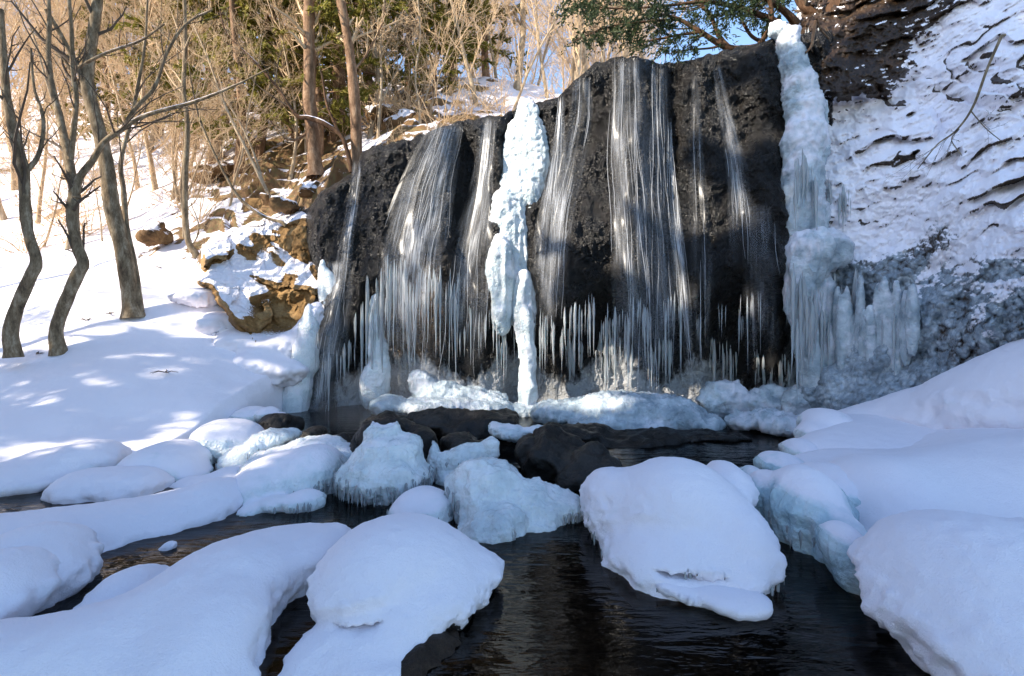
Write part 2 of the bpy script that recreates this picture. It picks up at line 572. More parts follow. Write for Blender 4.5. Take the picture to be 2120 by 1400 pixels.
def facets(ells, n, seed, keep=(0.62, 0.9), strat=False):
    """cut flat fracture faces on a rock"""
    rs = np.random.default_rng(seed)
    cuts = []
    for c, r, t in ells:
        for _ in range(n):
            d = rs.normal(size=3); d[1] -= .3; d /= np.linalg.norm(d)
            cuts.append((c, d, np.linalg.norm(d * r) * rs.uniform(*keep)))

    def f(G, D):
        k = len(cuts) // max(len(ells), 1)
        out = None
        for i, (c, r, t) in enumerate(ells):
            q = (G - c)
            k0 = np.linalg.norm(q / r, axis=-1); k1 = np.linalg.norm(q / (r * r), axis=-1)
            e = k0 * (k0 - 1) / np.maximum(k1, 1e-6)
            for cc, d, h in cuts[i * k:(i + 1) * k]:
                e = np.maximum(e, q @ d - h)
            out = e if out is None else np.minimum(out, e)
        return out
    return f


def ell_list(spec):
    """(px, py, rx, ry, Y, depth[, tilt]) in picture pixels at depth Y -> world ellipsoids with real size"""
    out = []
    for e in spec:
        px, py, rx, ry, Y, dr = e[:6]
        tilt = math.radians(e[6]) if len(e) > 6 else 0.0
        out.append((P(px, py, Y), np.array([rx * Y / FPX, dr, ry * Y / FPX]), tilt))
    return out


def blob(ells, h, k=0.1, extra=None, pad=0.1, zmin=-0.35, carve=None):
    lo = np.min([c - r.max() * 1.0 if t else c - r for c, r, t in ells], 0) - pad - k * 0.3
    hi = np.max([c + r.max() * 1.0 if t else c + r for c, r, t in ells], 0) + pad + k * 0.3
    lo[2] = max(lo[2], zmin)
    n = np.ceil((hi - lo) / h).astype(int) + 1
    ax = [lo[i] + h * np.arange(n[i]) for i in range(3)]
    G = np.stack(np.meshgrid(*ax, indexing='ij'), -1).astype(np.float32)
    D = None
    for c, r, t in ells:
        q = G - c
        if t:
            ct, st = math.cos(t), math.sin(t)
            q = np.stack([q[..., 0] * ct + q[..., 2] * st, q[..., 1], -q[..., 0] * st + q[..., 2] * ct], -1)
        k0 = np.linalg.norm(q / r, axis=-1)
        k1 = np.linalg.norm(q / (r * r), axis=-1)
        d = k0 * (k0 - 1) / np.maximum(k1, 1e-6)
        if D is None: D = d
        else:
            hh = np.maximum(k - np.abs(D - d), 0) / k
            D = np.minimum(D, d) - hh * hh * k * 0.25
    if carve is not None: D = carve(G, D)
    if extra is not None: D = D + extra(G)
    V, F = surface_nets(D, lo, h)
    return V, F


def boulder(name, label, cat, spec, h=0.03, k=0.12, mode='snow', group=None, fringe=0, rock=False, tag_it=True, zmin=-0.35,
            amp=1.0, sun_axis=None, carve=None, part='snow_cover', seed=0.0, ice_add=0.0, mat=None):
    """a boulder in the stream under its own snow or ice"""
    ells = ell_list(spec)
    if mode == 'rock': carve = facets(ells, 7, len(bpy.data.objects), (.6, .92))
    V, F = blob(ells, h, k, zmin=zmin, carve=carve)
    Nn = vnormals(V, F)
    sd = seed + 3.1 * len(bpy.data.objects)
    up = np.clip(Nn[:, 2], -1, 1)
    side = 1 - sstep(0.15, 0.75, up)
    big = fbm(V * 1.6 + sd, 2)
    if mode == 'snow':
        d = 0.02 * big + side * (0.035 * fbm(V * np.array([2.4, 2.4, 4.0]) + sd + 7, 3) + 0.020 * fbm(V * np.array([6, 6, 9.]) + sd, 5, 0.6) + 0.014 * billow(V * np.array([5, 5, 8.]) + sd, 4, 0.6))
        d += 0.004 * fbm(V * 16 + sd, 3, 0.6) + side * (0.006 * billow(V * 14 + sd, 3, .6) + 0.006 * fbm(np.stack([V[:, 0] * 2.2, V[:, 1] * 2.2, V[:, 2] * 13 - V[:, 0] * 5], -1) + sd, 3, .55))
        ice = np.clip(0.10 + 0.30 * side * sstep(0.1, 0.8, fbm(V * 3 + sd, 2) + 0.3) * 0.6, 0, 1)
    elif mode == 'mix':
        d = 0.02 * big + side * (0.016 * billow(V * np.array([5, 5, 4.]) + sd, 4) + 0.020 * (0.4 - np.abs(vnoise(V * np.array([13, 13, 1.8])))) + 0.010 * fbm(V * np.array([18, 18, 6.]), 2))
        d += 0.003 * fbm(V * 14 + sd, 2)
        ice = np.clip(0.15 + 0.75 * side + 0.25 * big, 0, 1)
    elif mode == 'ice':
        d = 0.03 * big + 0.020 * billow(V * 3.4 + sd, 5, 0.55) * (0.5 + sstep(-.5, .6, fbm(V * 2.2 + 5, 2))) + side * (0.010 * fbm(V * np.array([20, 20, 5.]), 3) + 0.022 * (0.4 - np.abs(vnoise(V * np.array([13, 13, 1.8])))))
        d = d + 0.007 * billow(V * 10 + sd, 3, .6)
        d = d - 0.04
        ice = np.clip(0.80 + 0.2 * side + 0.25 * big - 0.22 * sstep(0.75, 0.95, up), 0, 1)
    elif mode == 'rock':
        d = 0.05 * big + 0.04 * fbm(V * 4 + sd, 4, 0.6) + 0.02 * (np.abs(vnoise(V * 3 + sd)) - 0.4)
        ice = np.zeros(len(V))
    d = d * amp
    V2 = V + Nn * d[:, None]
    base = np.mean([c for c, r, t in ells], 0); base[2] = 0.0
    root = thing(name, label, cat, base, group) if tag_it else None
    if mode == 'rock':
        o = mk('rock', V2, F, rock or DARKROCK, root, {'snow': np.zeros(len(V)), 'ice': ice})
    else:
        o = mk(part, V2, F, mat or SNOW, root, {'ice': np.clip(ice + ice_add * np.maximum(side, sstep(.42, .12, V[:, 2] + .12 * big)), 0, 1)})
    if fringe and root is not None:
        add_fringe(root, V2, Nn, fringe)
    if rock and mode != 'rock':
        rr = [(c + np.array([0, 0.02, -0.06]), r * np.array([0.86, 0.86, 0.8]), t) for c, r, t in ells]
        V3, F3 = blob(rr, h * 1.5, k, zmin=zmin)
        N3 = vnormals(V3, F3)
        V3 = V3 + N3 * (0.03 * fbm(V3 * 6 + sd, 3))[:, None]
        mk('rock', V3, F3, DARKROCK, root, {'snow': np.zeros(len(V3))})
    return root


def cone_mesh(L, r, n=6, rings=6, wob=0.15, seed=0):
    rs = np.random.default_rng(seed)
    V, F = [], []
    off = np.zeros(2)
    for i in range(rings):
        t = (i / (rings - 1)) ** 1.25
        rad = r * ((1 - t) ** 1.05 * min(1.0, 0.06 + t * 4.2) * (1 + wob * rs.normal()) + 0.03)
        off = off + rs.normal(size=2) * r * 0.07
        for a in range(n):
            th = 2 * math.pi * a / n
            V.append((math.cos(th) * rad + off[0], math.sin(th) * rad + off[1], -L * t))
    for i in range(rings - 1):
        for a in range(n):
            b = (a + 1) % n
            F.append((i * n + a, (i + 1) * n + a, (i + 1) * n + b, i * n + b))
    return np.array(V), np.array(F)


def add_fringe(root, V, Nn, count):
    """a frill of small icicles along the lower rim of the ice"""
    m = (V[:, 2] > 0.03) & (V[:, 2] < 0.20) & (Nn[:, 2] < 0.25) & (Nn[:, 1] < 0.45)
    ids = np.nonzero(m)[0]
    if len(ids) < 10: return
    ids = rng.choice(ids, min(count, len(ids)), replace=False)
    Vs, Fs, o = [], [], 0
    for i in ids:
        v, f = cone_mesh(rng.uniform(0.05, 0.15), rng.uniform(0.008, 0.02), 5, 5, 0.2, int(i))
        Vs.append(v + V[i] + Nn[i] * 0.004 + [0, 0, 0.02]); Fs.append(f + o); o += len(v)
    ob = mk('icicle_fringe', np.concatenate(Vs), np.concatenate(Fs), ICE, root)
    ob['kind'] = 'stuff'


# ------------------------------------------------------------------ the rock wall and the cliff as depth fields
def lerp_tab(x, tab):
    t = np.array(tab, float)
    return np.interp(x, t[:, 0], t[:, 1])


WALL_TOP = [(540, 470), (600, 455), (640, 430), (660, 402), (690, 380), (735, 352), (748, 318), (770, 303), (850, 288), (910, 262), (940, 252), (1000, 241), (1040, 240),
            (1085, 216), (1130, 206), (1165, 196), (1185, 170), (1215, 142), (1240, 127), (1275, 120), (1320, 118), (1345, 125), (1372, 133), (1395, 130),
            (1420, 124), (1470, 114), (1500, 105), (1550, 92), (1600, 80), (1650, 70), (1740, 60)]
WALL_LEFT = [(300, 748), (352, 735), (400, 662), (440, 655), (500, 650), (540, 662), (580, 668), (640, 652), (700, 640), (760, 628), (820, 615), (880, 606), (990, 600)]


def wall_base(px, py):
    """depth of the big shape of the wall along the sight line px, py"""
    px = np.asarray(px, float); py = np.asarray(py, float)
    Y = 9.45 + (px - 620) / (1690 - 620) * (7.95 - 9.45)
    top = lerp_tab(px, WALL_TOP)
    t = np.clip((py - top) / (900 - top), -0.2, 1.2)
    Y = Y + 0.35 * (0.5 - t)                                   # leans back a little
    bul = np.exp(-((t - 0.5) / 0.22) ** 2)
    Y = Y - (0.16 + 0.18 * sstep(1050, 1200, px)) * bul
    und = sstep(0.60, 0.72, t + 0.03 * np.sin(px * 0.021))
    Y = Y + und * (0.28 + 0.62 * sstep(1030, 1150, px) + 0.25 * sstep(1420, 1480, px))
    Y = Y - 0.5 * sstep(0.85, 1.15, t)
    flare = sstep(760, 660, px) * sstep(0.35, 0.8, t)
    Y = Y - flare * 0.65
    Y = Y + 0.30 * np.exp(-((px - 968) / 24) ** 2) * sstep(-0.02, 0.12, t) * sstep(0.6, 0.4, t)
    Y = Y + 0.22 * np.exp(-((px - 1062) / 22) ** 2)
    Y = Y + 0.25 * np.exp(-((px - 1392) / 16) ** 2) * sstep(0.5, 0.2, t)
    Y = Y + 0.16 * np.sin(px * 0.018 + 0.9) + 0.08 * np.sin(px * 0.045 + 2.0)
    Y = Y + 0.14 * sstep(1395, 1470, px) * sstep(0.6, 0.3, t)
    ex = lerp_tab(py, WALL_LEFT)
    e = np.clip((ex + 26 - px) / 26.0, 0, 3)
    Y = Y + 0.30 * e ** 2
    e2 = np.clip((px - 1665) / 30.0, 0, 3)
    return Y + 0.1 * e2 ** 2


def wall_depth(px, py):
    Y = wall_base(px, py)
    X = (px - CX) / FPX * Y; Z = CAM_H - (py - HY) / FPX * Y
    p = np.stack([X, Z * 0.75, np.zeros_like(X) + 3.7], -1)
    n = 0.22 * fbm(p * 0.9, 3) + 0.065 * billow(p * 2.0 + 4, 5, 0.52) + 0.05 * fbm(np.stack([X * 3.2, Z * 0.8, X * 0], -1), 3) + 0.040 * fbm(p * 8, 4, 0.65)
    return Y - n


class Tubes:
    def __init__(self):
        self.V, self.F, self.o = [], [], 0

    def add(self, pts, rad, n=6):
        pts = np.asarray(pts, float); rad = np.asarray(rad, float)
        T = np.gradient(pts, axis=0)
        T /= np.maximum(np.linalg.norm(T, axis=1, keepdims=True), 1e-9)
        mean = T.mean(0)
        ref = np.array([1.0, 0, 0]) if abs(mean[0]) < 0.6 * np.linalg.norm(mean) else np.array([0, 1.0, 0])
        A = np.cross(T, ref); A /= np.maximum(np.linalg.norm(A, axis=1, keepdims=True), 1e-9)
        B = np.cross(T, A)
        th = np.arange(n) * 2 * math.pi / n
        R = pts[:, None] + rad[:, None, None] * (np.cos(th)[None, :, None] * A[:, None] + np.sin(th)[None, :, None] * B[:, None])
        m = len(pts)
        a = np.arange(m * n).reshape(m, n)
        nx = np.roll(a, -1, axis=1)
        F = np.stack([a[:-1], nx[:-1], nx[1:], a[1:]], -1).reshape(-1, 4)
        self.V.append(R.reshape(-1, 3)); self.F.append(F + self.o); self.o += m * n

    def arrays(self):
        return np.concatenate(self.V), np.concatenate(self.F)

    def build(self, name, mat, parent=None):
        V, F = self.arrays()
        return mk(name, V, F, mat, parent)


def smooth_path(pts, n):
    """Catmull-Rom through control points, n samples"""
    p = np.asarray(pts, float)
    if len(p) == 2:
        t = np.linspace(0, 1, n)[:, None]
        return p[0] * (1 - t) + p[1] * t
    q = np.vstack([2 * p[0] - p[1], p, 2 * p[-1] - p[-2]])
    u = np.linspace(0, len(p) - 1 - 1e-6, n)
    i = u.astype(int); f = (u - i)[:, None]
    a, b, c, d = q[i], q[i + 1], q[i + 2], q[i + 3]
    return 0.5 * (2 * b + (c - a) * f + (2 * a - 5 * b + 4 * c - d) * f ** 2 + (3 * b - a - 3 * c + d) * f ** 3)


# ------------------------------------------------------------------ ground
tp, tz = [], []
def gp(px, py, Y):
    p = P(px, py, Y); tp.append((p[0], p[1])); tz.append(p[2])
def gw(x, y, z):
    tp.append((x, y)); tz.append(z)
for a in [(-250, 1005, 4.7), (40, 985, 4.95), (200, 984, 5.0), (330, 975, 5.2), (440, 925, 5.9), (550, 885, 7.0), (-150, 860, 6.2), (100, 862, 6.2), (300, 862, 6.5),
          (450, 825, 7.0), (560, 795, 8.0), (122, 726, 7.8), (-150, 740, 7.8), (275, 652, 8.8), (400, 705, 8.5), (480, 705, 8.8), (560, 730, 9.1), (615, 715, 9.5),
          (50, 565, 10), (200, 545, 10.3), (330, 512, 10.7), (405, 528, 10.4), (470, 590, 9.9), (540, 560, 10.6), (600, 480, 10.9), (655, 420, 10.9), (700, 372, 11.0),
          (0, 455, 13), (150, 420, 13.5), (300, 425, 13), (450, 345, 14), (600, 300, 14), (740, 335, 11.6), (840, 272, 12), (760, 200, 16), (950, 172, 18),
          (300, 270, 20), (100, 260, 20), (-200, 300, 18), (500, 220, 20), (0, 190, 27), (350, 190, 27), (650, 170, 27), (880, 180, 25), (1010, 258, 22), (1130, 265, 22), (1400, 260, 20)]:
    gp(*a)
for a in [(-6.2, 4.35, 0.12), (-7.5, 3.9, 0.15)]: gw(*a)
for a in [(-2.2, 11.3, 5.3), (-0.5, 11.0, 4.9), (1.5, 10.6, 5.1), (3.5, 10.2, 5.7), (6, 10.5, 6.2), (10, 9.5, 6.6), (15, 6, 7.5), (12, 14, 8), (18, 20, 12), (0, 34, 14), (-25, 34, 15), (20, 34, 14),
          (-8, 0, 0.6), (-8, -8, 0.7), (-15, 0, 2.6), (-15, -10, 2.8), (-14, 9, 3.2), (-24, 5, 6), (-24, -8, 6), (-26, 18, 9), (-7.0, 4.0, 0.2), (-6.6, 2.6, 0.1), (0, 55, 13), (-40, 50, 14), (40, 50, 13)]:
    gw(*a)
HZ0 = tps_fit(tp, tz, 0.02)


def wall_line_y(x):
    """depth of the wall crest over world x"""
    return np.interp(x, [-4.3, -3.9, 4.75, 6.0], [9.9, 9.7, 8.35, 8.2])


def front_mask(x, y):
    """1 where the basin lies open in front of the wall and the cliff"""
    a = sstep(-3.95, -3.75, x) * sstep(1.9, 1.6, y - wall_line_y(x))
    b = sstep(-2.0, -1.0, x) * sstep(5, 4, y) * 0
    c = sstep(-5.2, -4.6, x - 0.35 * np.minimum(y - 3, 0)) * sstep(4.6, 4.3, y)
    r = sstep(3.8, 4.2, x) * sstep(0.3, 0.1, y - np.interp(x, [4, 6, 7.5, 9, 12], [9.2, 8.6, 8.2, 8, 8]))
    return np.maximum(np.maximum(a, c), r)


def hz(x, y):
    x = np.asarray(x, float); y = np.asarray(y, float)
    return HZ0(x, y)


def ground_rel(x, y):
    z = hz(x, y)
    p = np.stack([x, y, z * 0.0], -1)
    hill = sstep(10.0, 12.5, y + 0.12 * (x + 4))
    z = z + 0.05 * fbm(p * 0.7, 3) + 0.016 * fbm(p * 2.6 + 5, 2)
    z = z + hill * (0.22 * fbm(p * 0.45 + 9, 4) + 0.05 * fbm(p * 1.6, 3))
    # broken ledges on the bank between the trees and the fall
    led = sstep(-8.5, -6.8, x) * sstep(-3.2, -4.2, x) * sstep(9.6, 10.4, y) * sstep(16, 13, y)
    led = np.maximum(led, 0.7 * sstep(-3.8, -3.2, x) * sstep(10.6, 11.2, y) * sstep(17, 15, y) * sstep(0.5, -0.8, x))
    q = y * 1.9 + 0.5 * x + 1.2 * fbm(p * 0.9 + 2, 3)
    saw = q - np.floor(q)
    z = z + led * 0.34 * (sstep(0.0, 0.22, saw) - saw) * (0.6 + 0.6 * vnoise(p * 0.8 + 3))
    return z, hill, led, saw


xs = np.unique(np.concatenate([np.linspace(-60, -20, 30), np.linspace(-20, -10, 60), np.arange(-10, -2, 0.055), np.linspace(-2, 6, 70), np.linspace(6, 60, 50)]))
ys = np.unique(np.concatenate([np.linspace(-25, 3.5, 60), np.arange(3.5, 13, 0.06), np.linspace(13, 24, 100), np.linspace(24, 60, 60)]))
GX, GY = np.meshgrid(xs, ys)
GZ, hillm, ledm, sawm = ground_rel(GX, GY)
fm = front_mask(GX, GY)
GZ = GZ * (1 - fm) + (-1.0) * fm
GZ = np.where((GZ < 0.0) & (GY < 8), GZ * 3, GZ)
V = np.stack([GX, GY, GZ], -1).reshape(-1, 3)
F = grid_faces(len(ys), len(xs))
Nn = vnormals(V, F)
pp = V * np.array([1, 1, 0.6])
patch = fbm(pp * 0.75 + 2, 4)
bare = 0.62 * sstep(0.80, 0.55, Nn[:, 2]) + hillm.ravel() * sstep(0.2, 0.85, patch) * 0.5 * sstep(0.1, 0.3, hillm.ravel())
bare = bare + ledm.ravel() * (sstep(0.3, 0.05, sawm.ravel()) * 0.8 + 0.25 * sstep(0.0, 0.6, patch))
bare = bare * sstep(9.4, 10.2, V[:, 1] + 0.1 * (V[:, 0] + 4))
snow = np.clip(0.95 - bare, 0, 1)
tag(mk('snowy_ground', V, F, TERRAIN, None, {'snow': snow}), 'snow covered bank and hillside rising to the forest', None, None, 'structure')

bx = np.linspace(-70, 70, 90); by = np.linspace(-40, 30, 90)
BX, BY = np.meshgrid(bx, by)
bv = np.stack([BX, BY, -0.62 + 0.06 * fbm(np.stack([BX, BY, BX * 0], -1) * 0.7, 3)], -1).reshape(-1, 3)
BED = brown_rock_material('stream_bed_pebbles', (0.008, 0.006, 0.004), (0.03, 0.02, 0.012), (0.09, 0.055, 0.03), 0.7)
tag(mk('stream_bed', bv, grid_faces(90, 90), BED, None, {'snow': np.zeros(len(bv))}), None, None, None, 'structure')
wv = np.array([(-9, -12, 0.0), (12, -12, 0.0), (12, 10, 0.0), (-9, 10, 0.0)])
tag(mk('stream_water', wv, np.array([[0, 1, 2, 3]]), WATER), None, None, None, 'structure')

# ------------------------------------------------------------------ the wall
wall = thing('rock_wall', 'tall black wet rock wall that the water runs over', 'rock wall', P(1150, 890, 8.6))
nc, nr = 560, 340
pxs = np.linspace(575, 1735, nc)
t = np.linspace(0, 1, nr)
PX = np.repeat(pxs[None], nr, 0)
TOP = lerp_tab(pxs, WALL_TOP) + 4 * fbm(np.stack([pxs * 0.06, pxs * 0, pxs * 0], -1), 3)
PY = TOP[None] + (985 - TOP[None]) * t[:, None]
YD = wall_depth(PX, PY)
rim = np.clip((20 - (PY - TOP[None])) / 20, 0, 1)
YD = YD + 0.10 * rim ** 2
WV = np.stack([(PX - CX) / FPX * YD, YD, CAM_H - (PY - HY) / FPX * YD], -1)
back = []
for j, (dy, dz) in enumerate([(2.2, -0.35), (1.5, -0.12), (1.0, 0.0), (0.6, 0.04), (0.34, 0.045), (0.18, 0.035), (0.08, 0.02), (0.03, 0.008)]):
    r = WV[0].copy(); r[:, 1] += dy; r[:, 2] += dz + 0.03 * fbm(r * 2.3, 2) * min(1, dy * 2)
    back.append(r)
WV = np.concatenate([np.stack(back), WV])
brown = 0.9 * np.exp(-((PX - 880) / 60) ** 2 - ((PY - 640) / 70) ** 2) + 0.8 * np.exp(-((PX - 820) / 40) ** 2 - ((PY - 740) / 50) ** 2) + 0.25 * np.exp(-((PX - 640) / 40) ** 2 - ((PY - 870) / 60) ** 2)
brown = np.concatenate([np.zeros((len(back), nc)), brown])
frost = 1.05 * sstep(690, 830, PY + 26 * np.sin(PX * .031)) * sstep(640, 760, PX) + 0.35 * sstep(600, 700, PY) * np.exp(-((PX - 780) / 50) ** 2)
frost = frost * (1 - 0.35 * sstep(1420, 1500, PX))
frost = np.concatenate([np.zeros((len(back), nc)), frost])
mk('rock_face', WV.reshape(-1, 3), grid_faces(nr + len(back), nc, True), WETROCK, wall, {'brown': brown.ravel(), 'frost': frost.ravel()})

# ------------------------------------------------------------------ cliff on the right
CF = tps_fit([(a / 100, b / 100) for a, b in
              [(1640, 850), (1700, 600), (1690, 300), (1700, 100), (1850, 800), (1900, 500), (1900, 200), (1850, 0), (2060, 760), (2060, 500), (2060, 250), (2060, 50),
               (2300, 800), (2300, 300), (2300, -150), (1700, -150), (1640, 500), (2750, 850), (2750, 300), (2750, -160)]],
             [7.55, 7.75, 8.15, 8.75, 6.2, 6.75, 7.75, 8.6, 4.9, 5.4, 6.3, 7.2, 3.9, 5.0, 7.0, 9.3, 7.9, 2.9, 3.9, 5.6], 0.01)
cliff = thing('snowy_cliff', 'steep rock cliff plastered with snow ledges and ice knobs beside the fall', 'cliff', P(1900, 860, 6.3))


def cliff_fields(px, py):
    Y = CF(px / 100, py / 100)
    X = (px - CX) / FPX * Y; Z = CAM_H - (py - HY) / FPX * Y
    p = np.stack([X, Y, Z], -1)
    w = fbm(p * 1.1, 3)
    d = 0.16 * w
    q = (py + (0.34 + 0.16 * sstep(300, 100, py)) * px) / 50.0 + 0.9 * fbm(p * 0.9 + 5, 3) + 0.30 * fbm(p * 4 + 1, 2)
    saw = q - np.floor(q)
    rowv = vnoise(np.stack([np.floor(q) * 1.7, X * 1.0 + Y * 1.0, X * 0], -1))
    upper = sstep(570, 430, py + 70 * w)
    lower = 1 - upper
    padz = sstep(1690, 1830, px) * sstep(470, 330, py - 0.35 * (px - 1900) + 40 * w)
    prof = np.where(saw < 0.82, (saw / 0.82) ** 0.75, 1 - (saw - 0.82) / 0.18)
    d = d + 0.20 * padz * (0.35 + 0.8 * np.clip(rowv + 0.4, 0, 1.2)) * prof
    # snow crust lumps, wider than tall
    q2 = py / 13.0 + 0.3 * px / 17.0
    k0, v0 = knobs(px / 24 + 0.8 * w + 0.2 * vnoise(p * 6), q2 + 0.9 * fbm(p * 1.5 + 8, 2), 21)
    lump = np.sqrt(np.clip(1 - (k0 / 0.85) ** 2, 0, 1)) * (0.25 + v0)
    crust = upper * (1 - 0.55 * padz) * sstep(-0.5, 0.4, fbm(p * 1.3 + 31, 2) + 0.15)
    d = d + 0.055 * crust * lump
    d = d + 0.030 * upper * billow(p * np.array([4.5, 4.5, 7]), 4, 0.55) + 0.012 * fbm(p * 14, 2)
    # ice knobs
    k1, v1 = knobs(px / 17 + 0.5 * w + 0.4 * vnoise(p * 5), py / 15 + 0.6 * w, 3)
    k2, v2 = knobs(px / 11 + 0.4 * w, py / 10, 9)
    kn = np.sqrt(np.clip(1 - (k1 / 0.74) ** 2, 0, 1)) * (0.25 + v1)
    kn2 = np.sqrt(np.clip(1 - (k2 / 0.72) ** 2, 0, 1)) * (0.3 + v2)
    d = d + lower * (0.060 * kn + 0.035 * kn2 + 0.14 * fbm(p * 1.8 + 3, 3))
    flut = sstep(600, 660, py) * sstep(1900, 1840, px)
    d = d + flut * (0.08 * (1 - np.abs(vnoise(np.stack([X * 9, Z * 0.5, X * 0], -1)))) - 0.04 * lower * kn)
    # bare brown overhang at the top
    wn2 = fbm(p * 2.2 + 17, 4)
    ov = sstep(1652, 1672, px + 6 * wn2) * sstep(1990, 1930, px + 0.62 * py + 45 * wn2) * sstep(215, 175, py + 0.12 * (px - 1800) + 22 * wn2)
    d = d + 0.42 * ov * sstep(-40, 170, py) + ov * (0.10 * (0.4 - np.abs(vnoise(p * 1.6 + 2))) + 0.07 * fbm(p * 4, 4, 0.6) + 0.05 * (0.35 - np.abs(vnoise(p * np.array([4, 4, 7])))))
    Y2 = Y - d
    gapn = fbm(p * 1.6 + 12, 3)
    gw_ = np.clip(0.55 * fbm(p * np.array([1.5, 1.5, 2.2]) + np.floor(q)[..., None] * 3.3, 3) + 0.0, 0, 0.27) * sstep(-.5, .3, fbm(p * 5 + 2, 2) + .3)
    gap = sstep(-0.02, 0.05, gw_ - (1 - saw) + 0.10 * fbm(p * 8, 3)) * sstep(0.0, 0.08, gw_) * padz
    pits = sstep(0.70, 0.92, k0 + 0.22 * fbm(p * 9, 2)) * sstep(-0.25, 0.45, gapn) * crust
    dust = sstep(0.3, 0.6, fbm(p * np.array([7, 7, 15]) + 3, 4, .6) + 0.95 * sstep(1860, 2030, px + 0.5 * py) - 0.5)
    snow = upper * (1 - gap) * (1 - 0.62 * pits) * (1 - ov * (1 - 0.9 * dust))
    topk = sstep(0.1, 0.9, fbm(p * 1.9 + 20, 3) + 0.5 * (px - 1900) / 200 + 0.5 * (640 - py) / 150)
    snow = snow + lower * 0.62 * topk * sstep(-0.2, 0.6, fbm(p * np.array([3, 3, 8]) + 40, 4, .6) + 0.3 * kn)
    ice = np.clip(lower * (0.45 + 0.45 * kn + 0.2 * kn2) + flut * 0.75 + sstep(1720, 1650, px) * 0.7 + upper * 0.25, 0, 1) * (1 - ov)
    ice = ice * (1 - 0.45 * lower * sstep(0.15, 0.6, -gapn) * (1 - flut))
    return Y2, np.clip(snow, 0, 1), ice


nc2, nr2 = 600, 560
cpx = np.concatenate([np.linspace(1650, 2150, 380), np.linspace(2152, 2750, 220)]); cpy = np.linspace(-160, 900, nr2)
PX2, PY2 = np.meshgrid(cpx, cpy)
Y2, sn2, ic2 = cliff_fields(PX2, PY2)
CV = np.stack([(PX2 - CX) / FPX * Y2, Y2, CAM_H - (PY2 - HY) / FPX * Y2], -1)
CFc = grid_faces(nr2, nc2, True)
Nc = vnormals(CV.reshape(-1, 3), CFc)
sn2 = np.clip(sn2.ravel() * sstep(-0.98, -0.8, Nc[:, 2]) + 0.25 * sstep(0.35, 0.7, Nc[:, 2]) * (sn2.ravel() > 0.02), 0, 1)
mk('cliff_face', CV.reshape(-1, 3), CFc, CLIFF, cliff, {'snow': sn2, 'ice': ic2.ravel()})

# ------------------------------------------------------------------ icicles
ICM = []
for sdd in range(7):
    v, f = cone_mesh(1.0, 1.0, 7, 12, 0.14, 40 + sdd)
    me_o = mk('icicle', v, f, ICE)
    ICM.append(me_o.data)
    bpy.data.objects.remove(me_o)


def icicle(parent, px, py, Y, Lpx, rad):
    py -= 0.12 * Lpx; Lpx *= 1.12
    p = P(px, py, Y)
    o = child('icicle', random.choice(ICM), parent)
    o.location = Vector(p) - parent.location
    o.scale = (rad, rad, Lpx * Y / FPX)
    o.rotation_euler = (random.uniform(-0.02, 0.02), random.uniform(-0.02, 0.02), random.uniform(0, 6.28))
    return o


def icicle_row(parent, px0, px1, t0, t1, l0, l1, n, r0=0.015, r1=0.035, fn=None, off=0.05, attach=False):
    for i in range(n):
        px = px0 + (px1 - px0) * (i + 1.6 * random.random() - .3) / n
        py = random.uniform(t0, t1)
        L = l0 * 0.5 + (l1 - l0 * 0.5) * random.random() ** 1.7
        Y = float(wall_depth(px, py)) - .03 if attach else float((fn or wall_near)(px, py)) - off * random.uniform(0.3, 1.3)
        r = 0.62 * random.uniform(r0, r1) * (0.45 + 0.75 * L / max(l1, 1))
        icicle(parent, px, py, Y, L, r)


def wall_near(px, py):
    """the nearest the wall comes at or above py along this column: where free falling drops and icicles hang"""
    ys_ = np.linspace(max(py - 160, 330), py, 14)
    return np.min(wall_depth(np.full(14, px), ys_))


def cluster_row(parent, px0, px1, t0, t1, l0, l1, n, r, fn=None, off=0.05, attach=False, kids=(2, 5)):
    """icicles grow in bunches: one long one with shorter ones beside it"""
    for i in range(n):
        cx = px0 + (px1 - px0) * (i + random.random() * 1.3 - .15) / n
        top = random.uniform(t0, t1)
        if parent is wall and px0 > 1100 and not attach:
            wt = float(lerp_tab(cx, WALL_TOP)); top = wt + 0.65 * (900 - wt) + random.uniform(-8, 50)
        L = l0 + (l1 - l0) * random.random() ** 1.3
        for j in range(1 + random.randint(*kids)):
            px = cx if j == 0 else cx + random.gauss(0, 9)
            py = top + (0 if j == 0 else random.uniform(-18, 22))
            LL = L if j == 0 else max(40, L * random.uniform(.2, .75))
            Y = float(wall_depth(px, py)) - .03 if attach else float((fn or wall_near)(px, py)) - off * random.uniform(0.3, 1.3)
            rr = r * random.uniform(.7, 1.4) * (1 if j == 0 else random.uniform(.3, .65))
            icicle(parent, px, py, Y, LL, rr)


for row in [(800, 845, 540, 590, 110, 220, 6, .036), (845, 950, 550, 630, 100, 220, 11, .030), (745, 800, 580, 660, 120, 230, 6, .034), (640, 760, 700, 770, 60, 120, 6, .026),
            (945, 1010, 640, 690, 50, 110, 4, .02), (1108, 1180, 600, 690, 80, 200, 6, .020), (1180, 1300, 625, 710, 80, 200, 8, .028), (1300, 1432, 610, 700, 80, 200, 7, .020), (1440, 1645, 625, 670, 60, 150, 6, .012)]:
    cluster_row(wall, *row)
for row in [(1165, 1290, 690, 720, 90, 140, 6, .05), (1290, 1420, 690, 730, 80, 120, 4, .045), (1480, 1510, 715, 730, 120, 150, 2, .04), (1560, 1650, 740, 780, 70, 120, 4, .03)]:
    cluster_row(wall, *row, attach=True)


def cliff_near(px, py):
    return float(cliff_fields(np.array([float(px)]), np.array([float(py)]))[0][0])


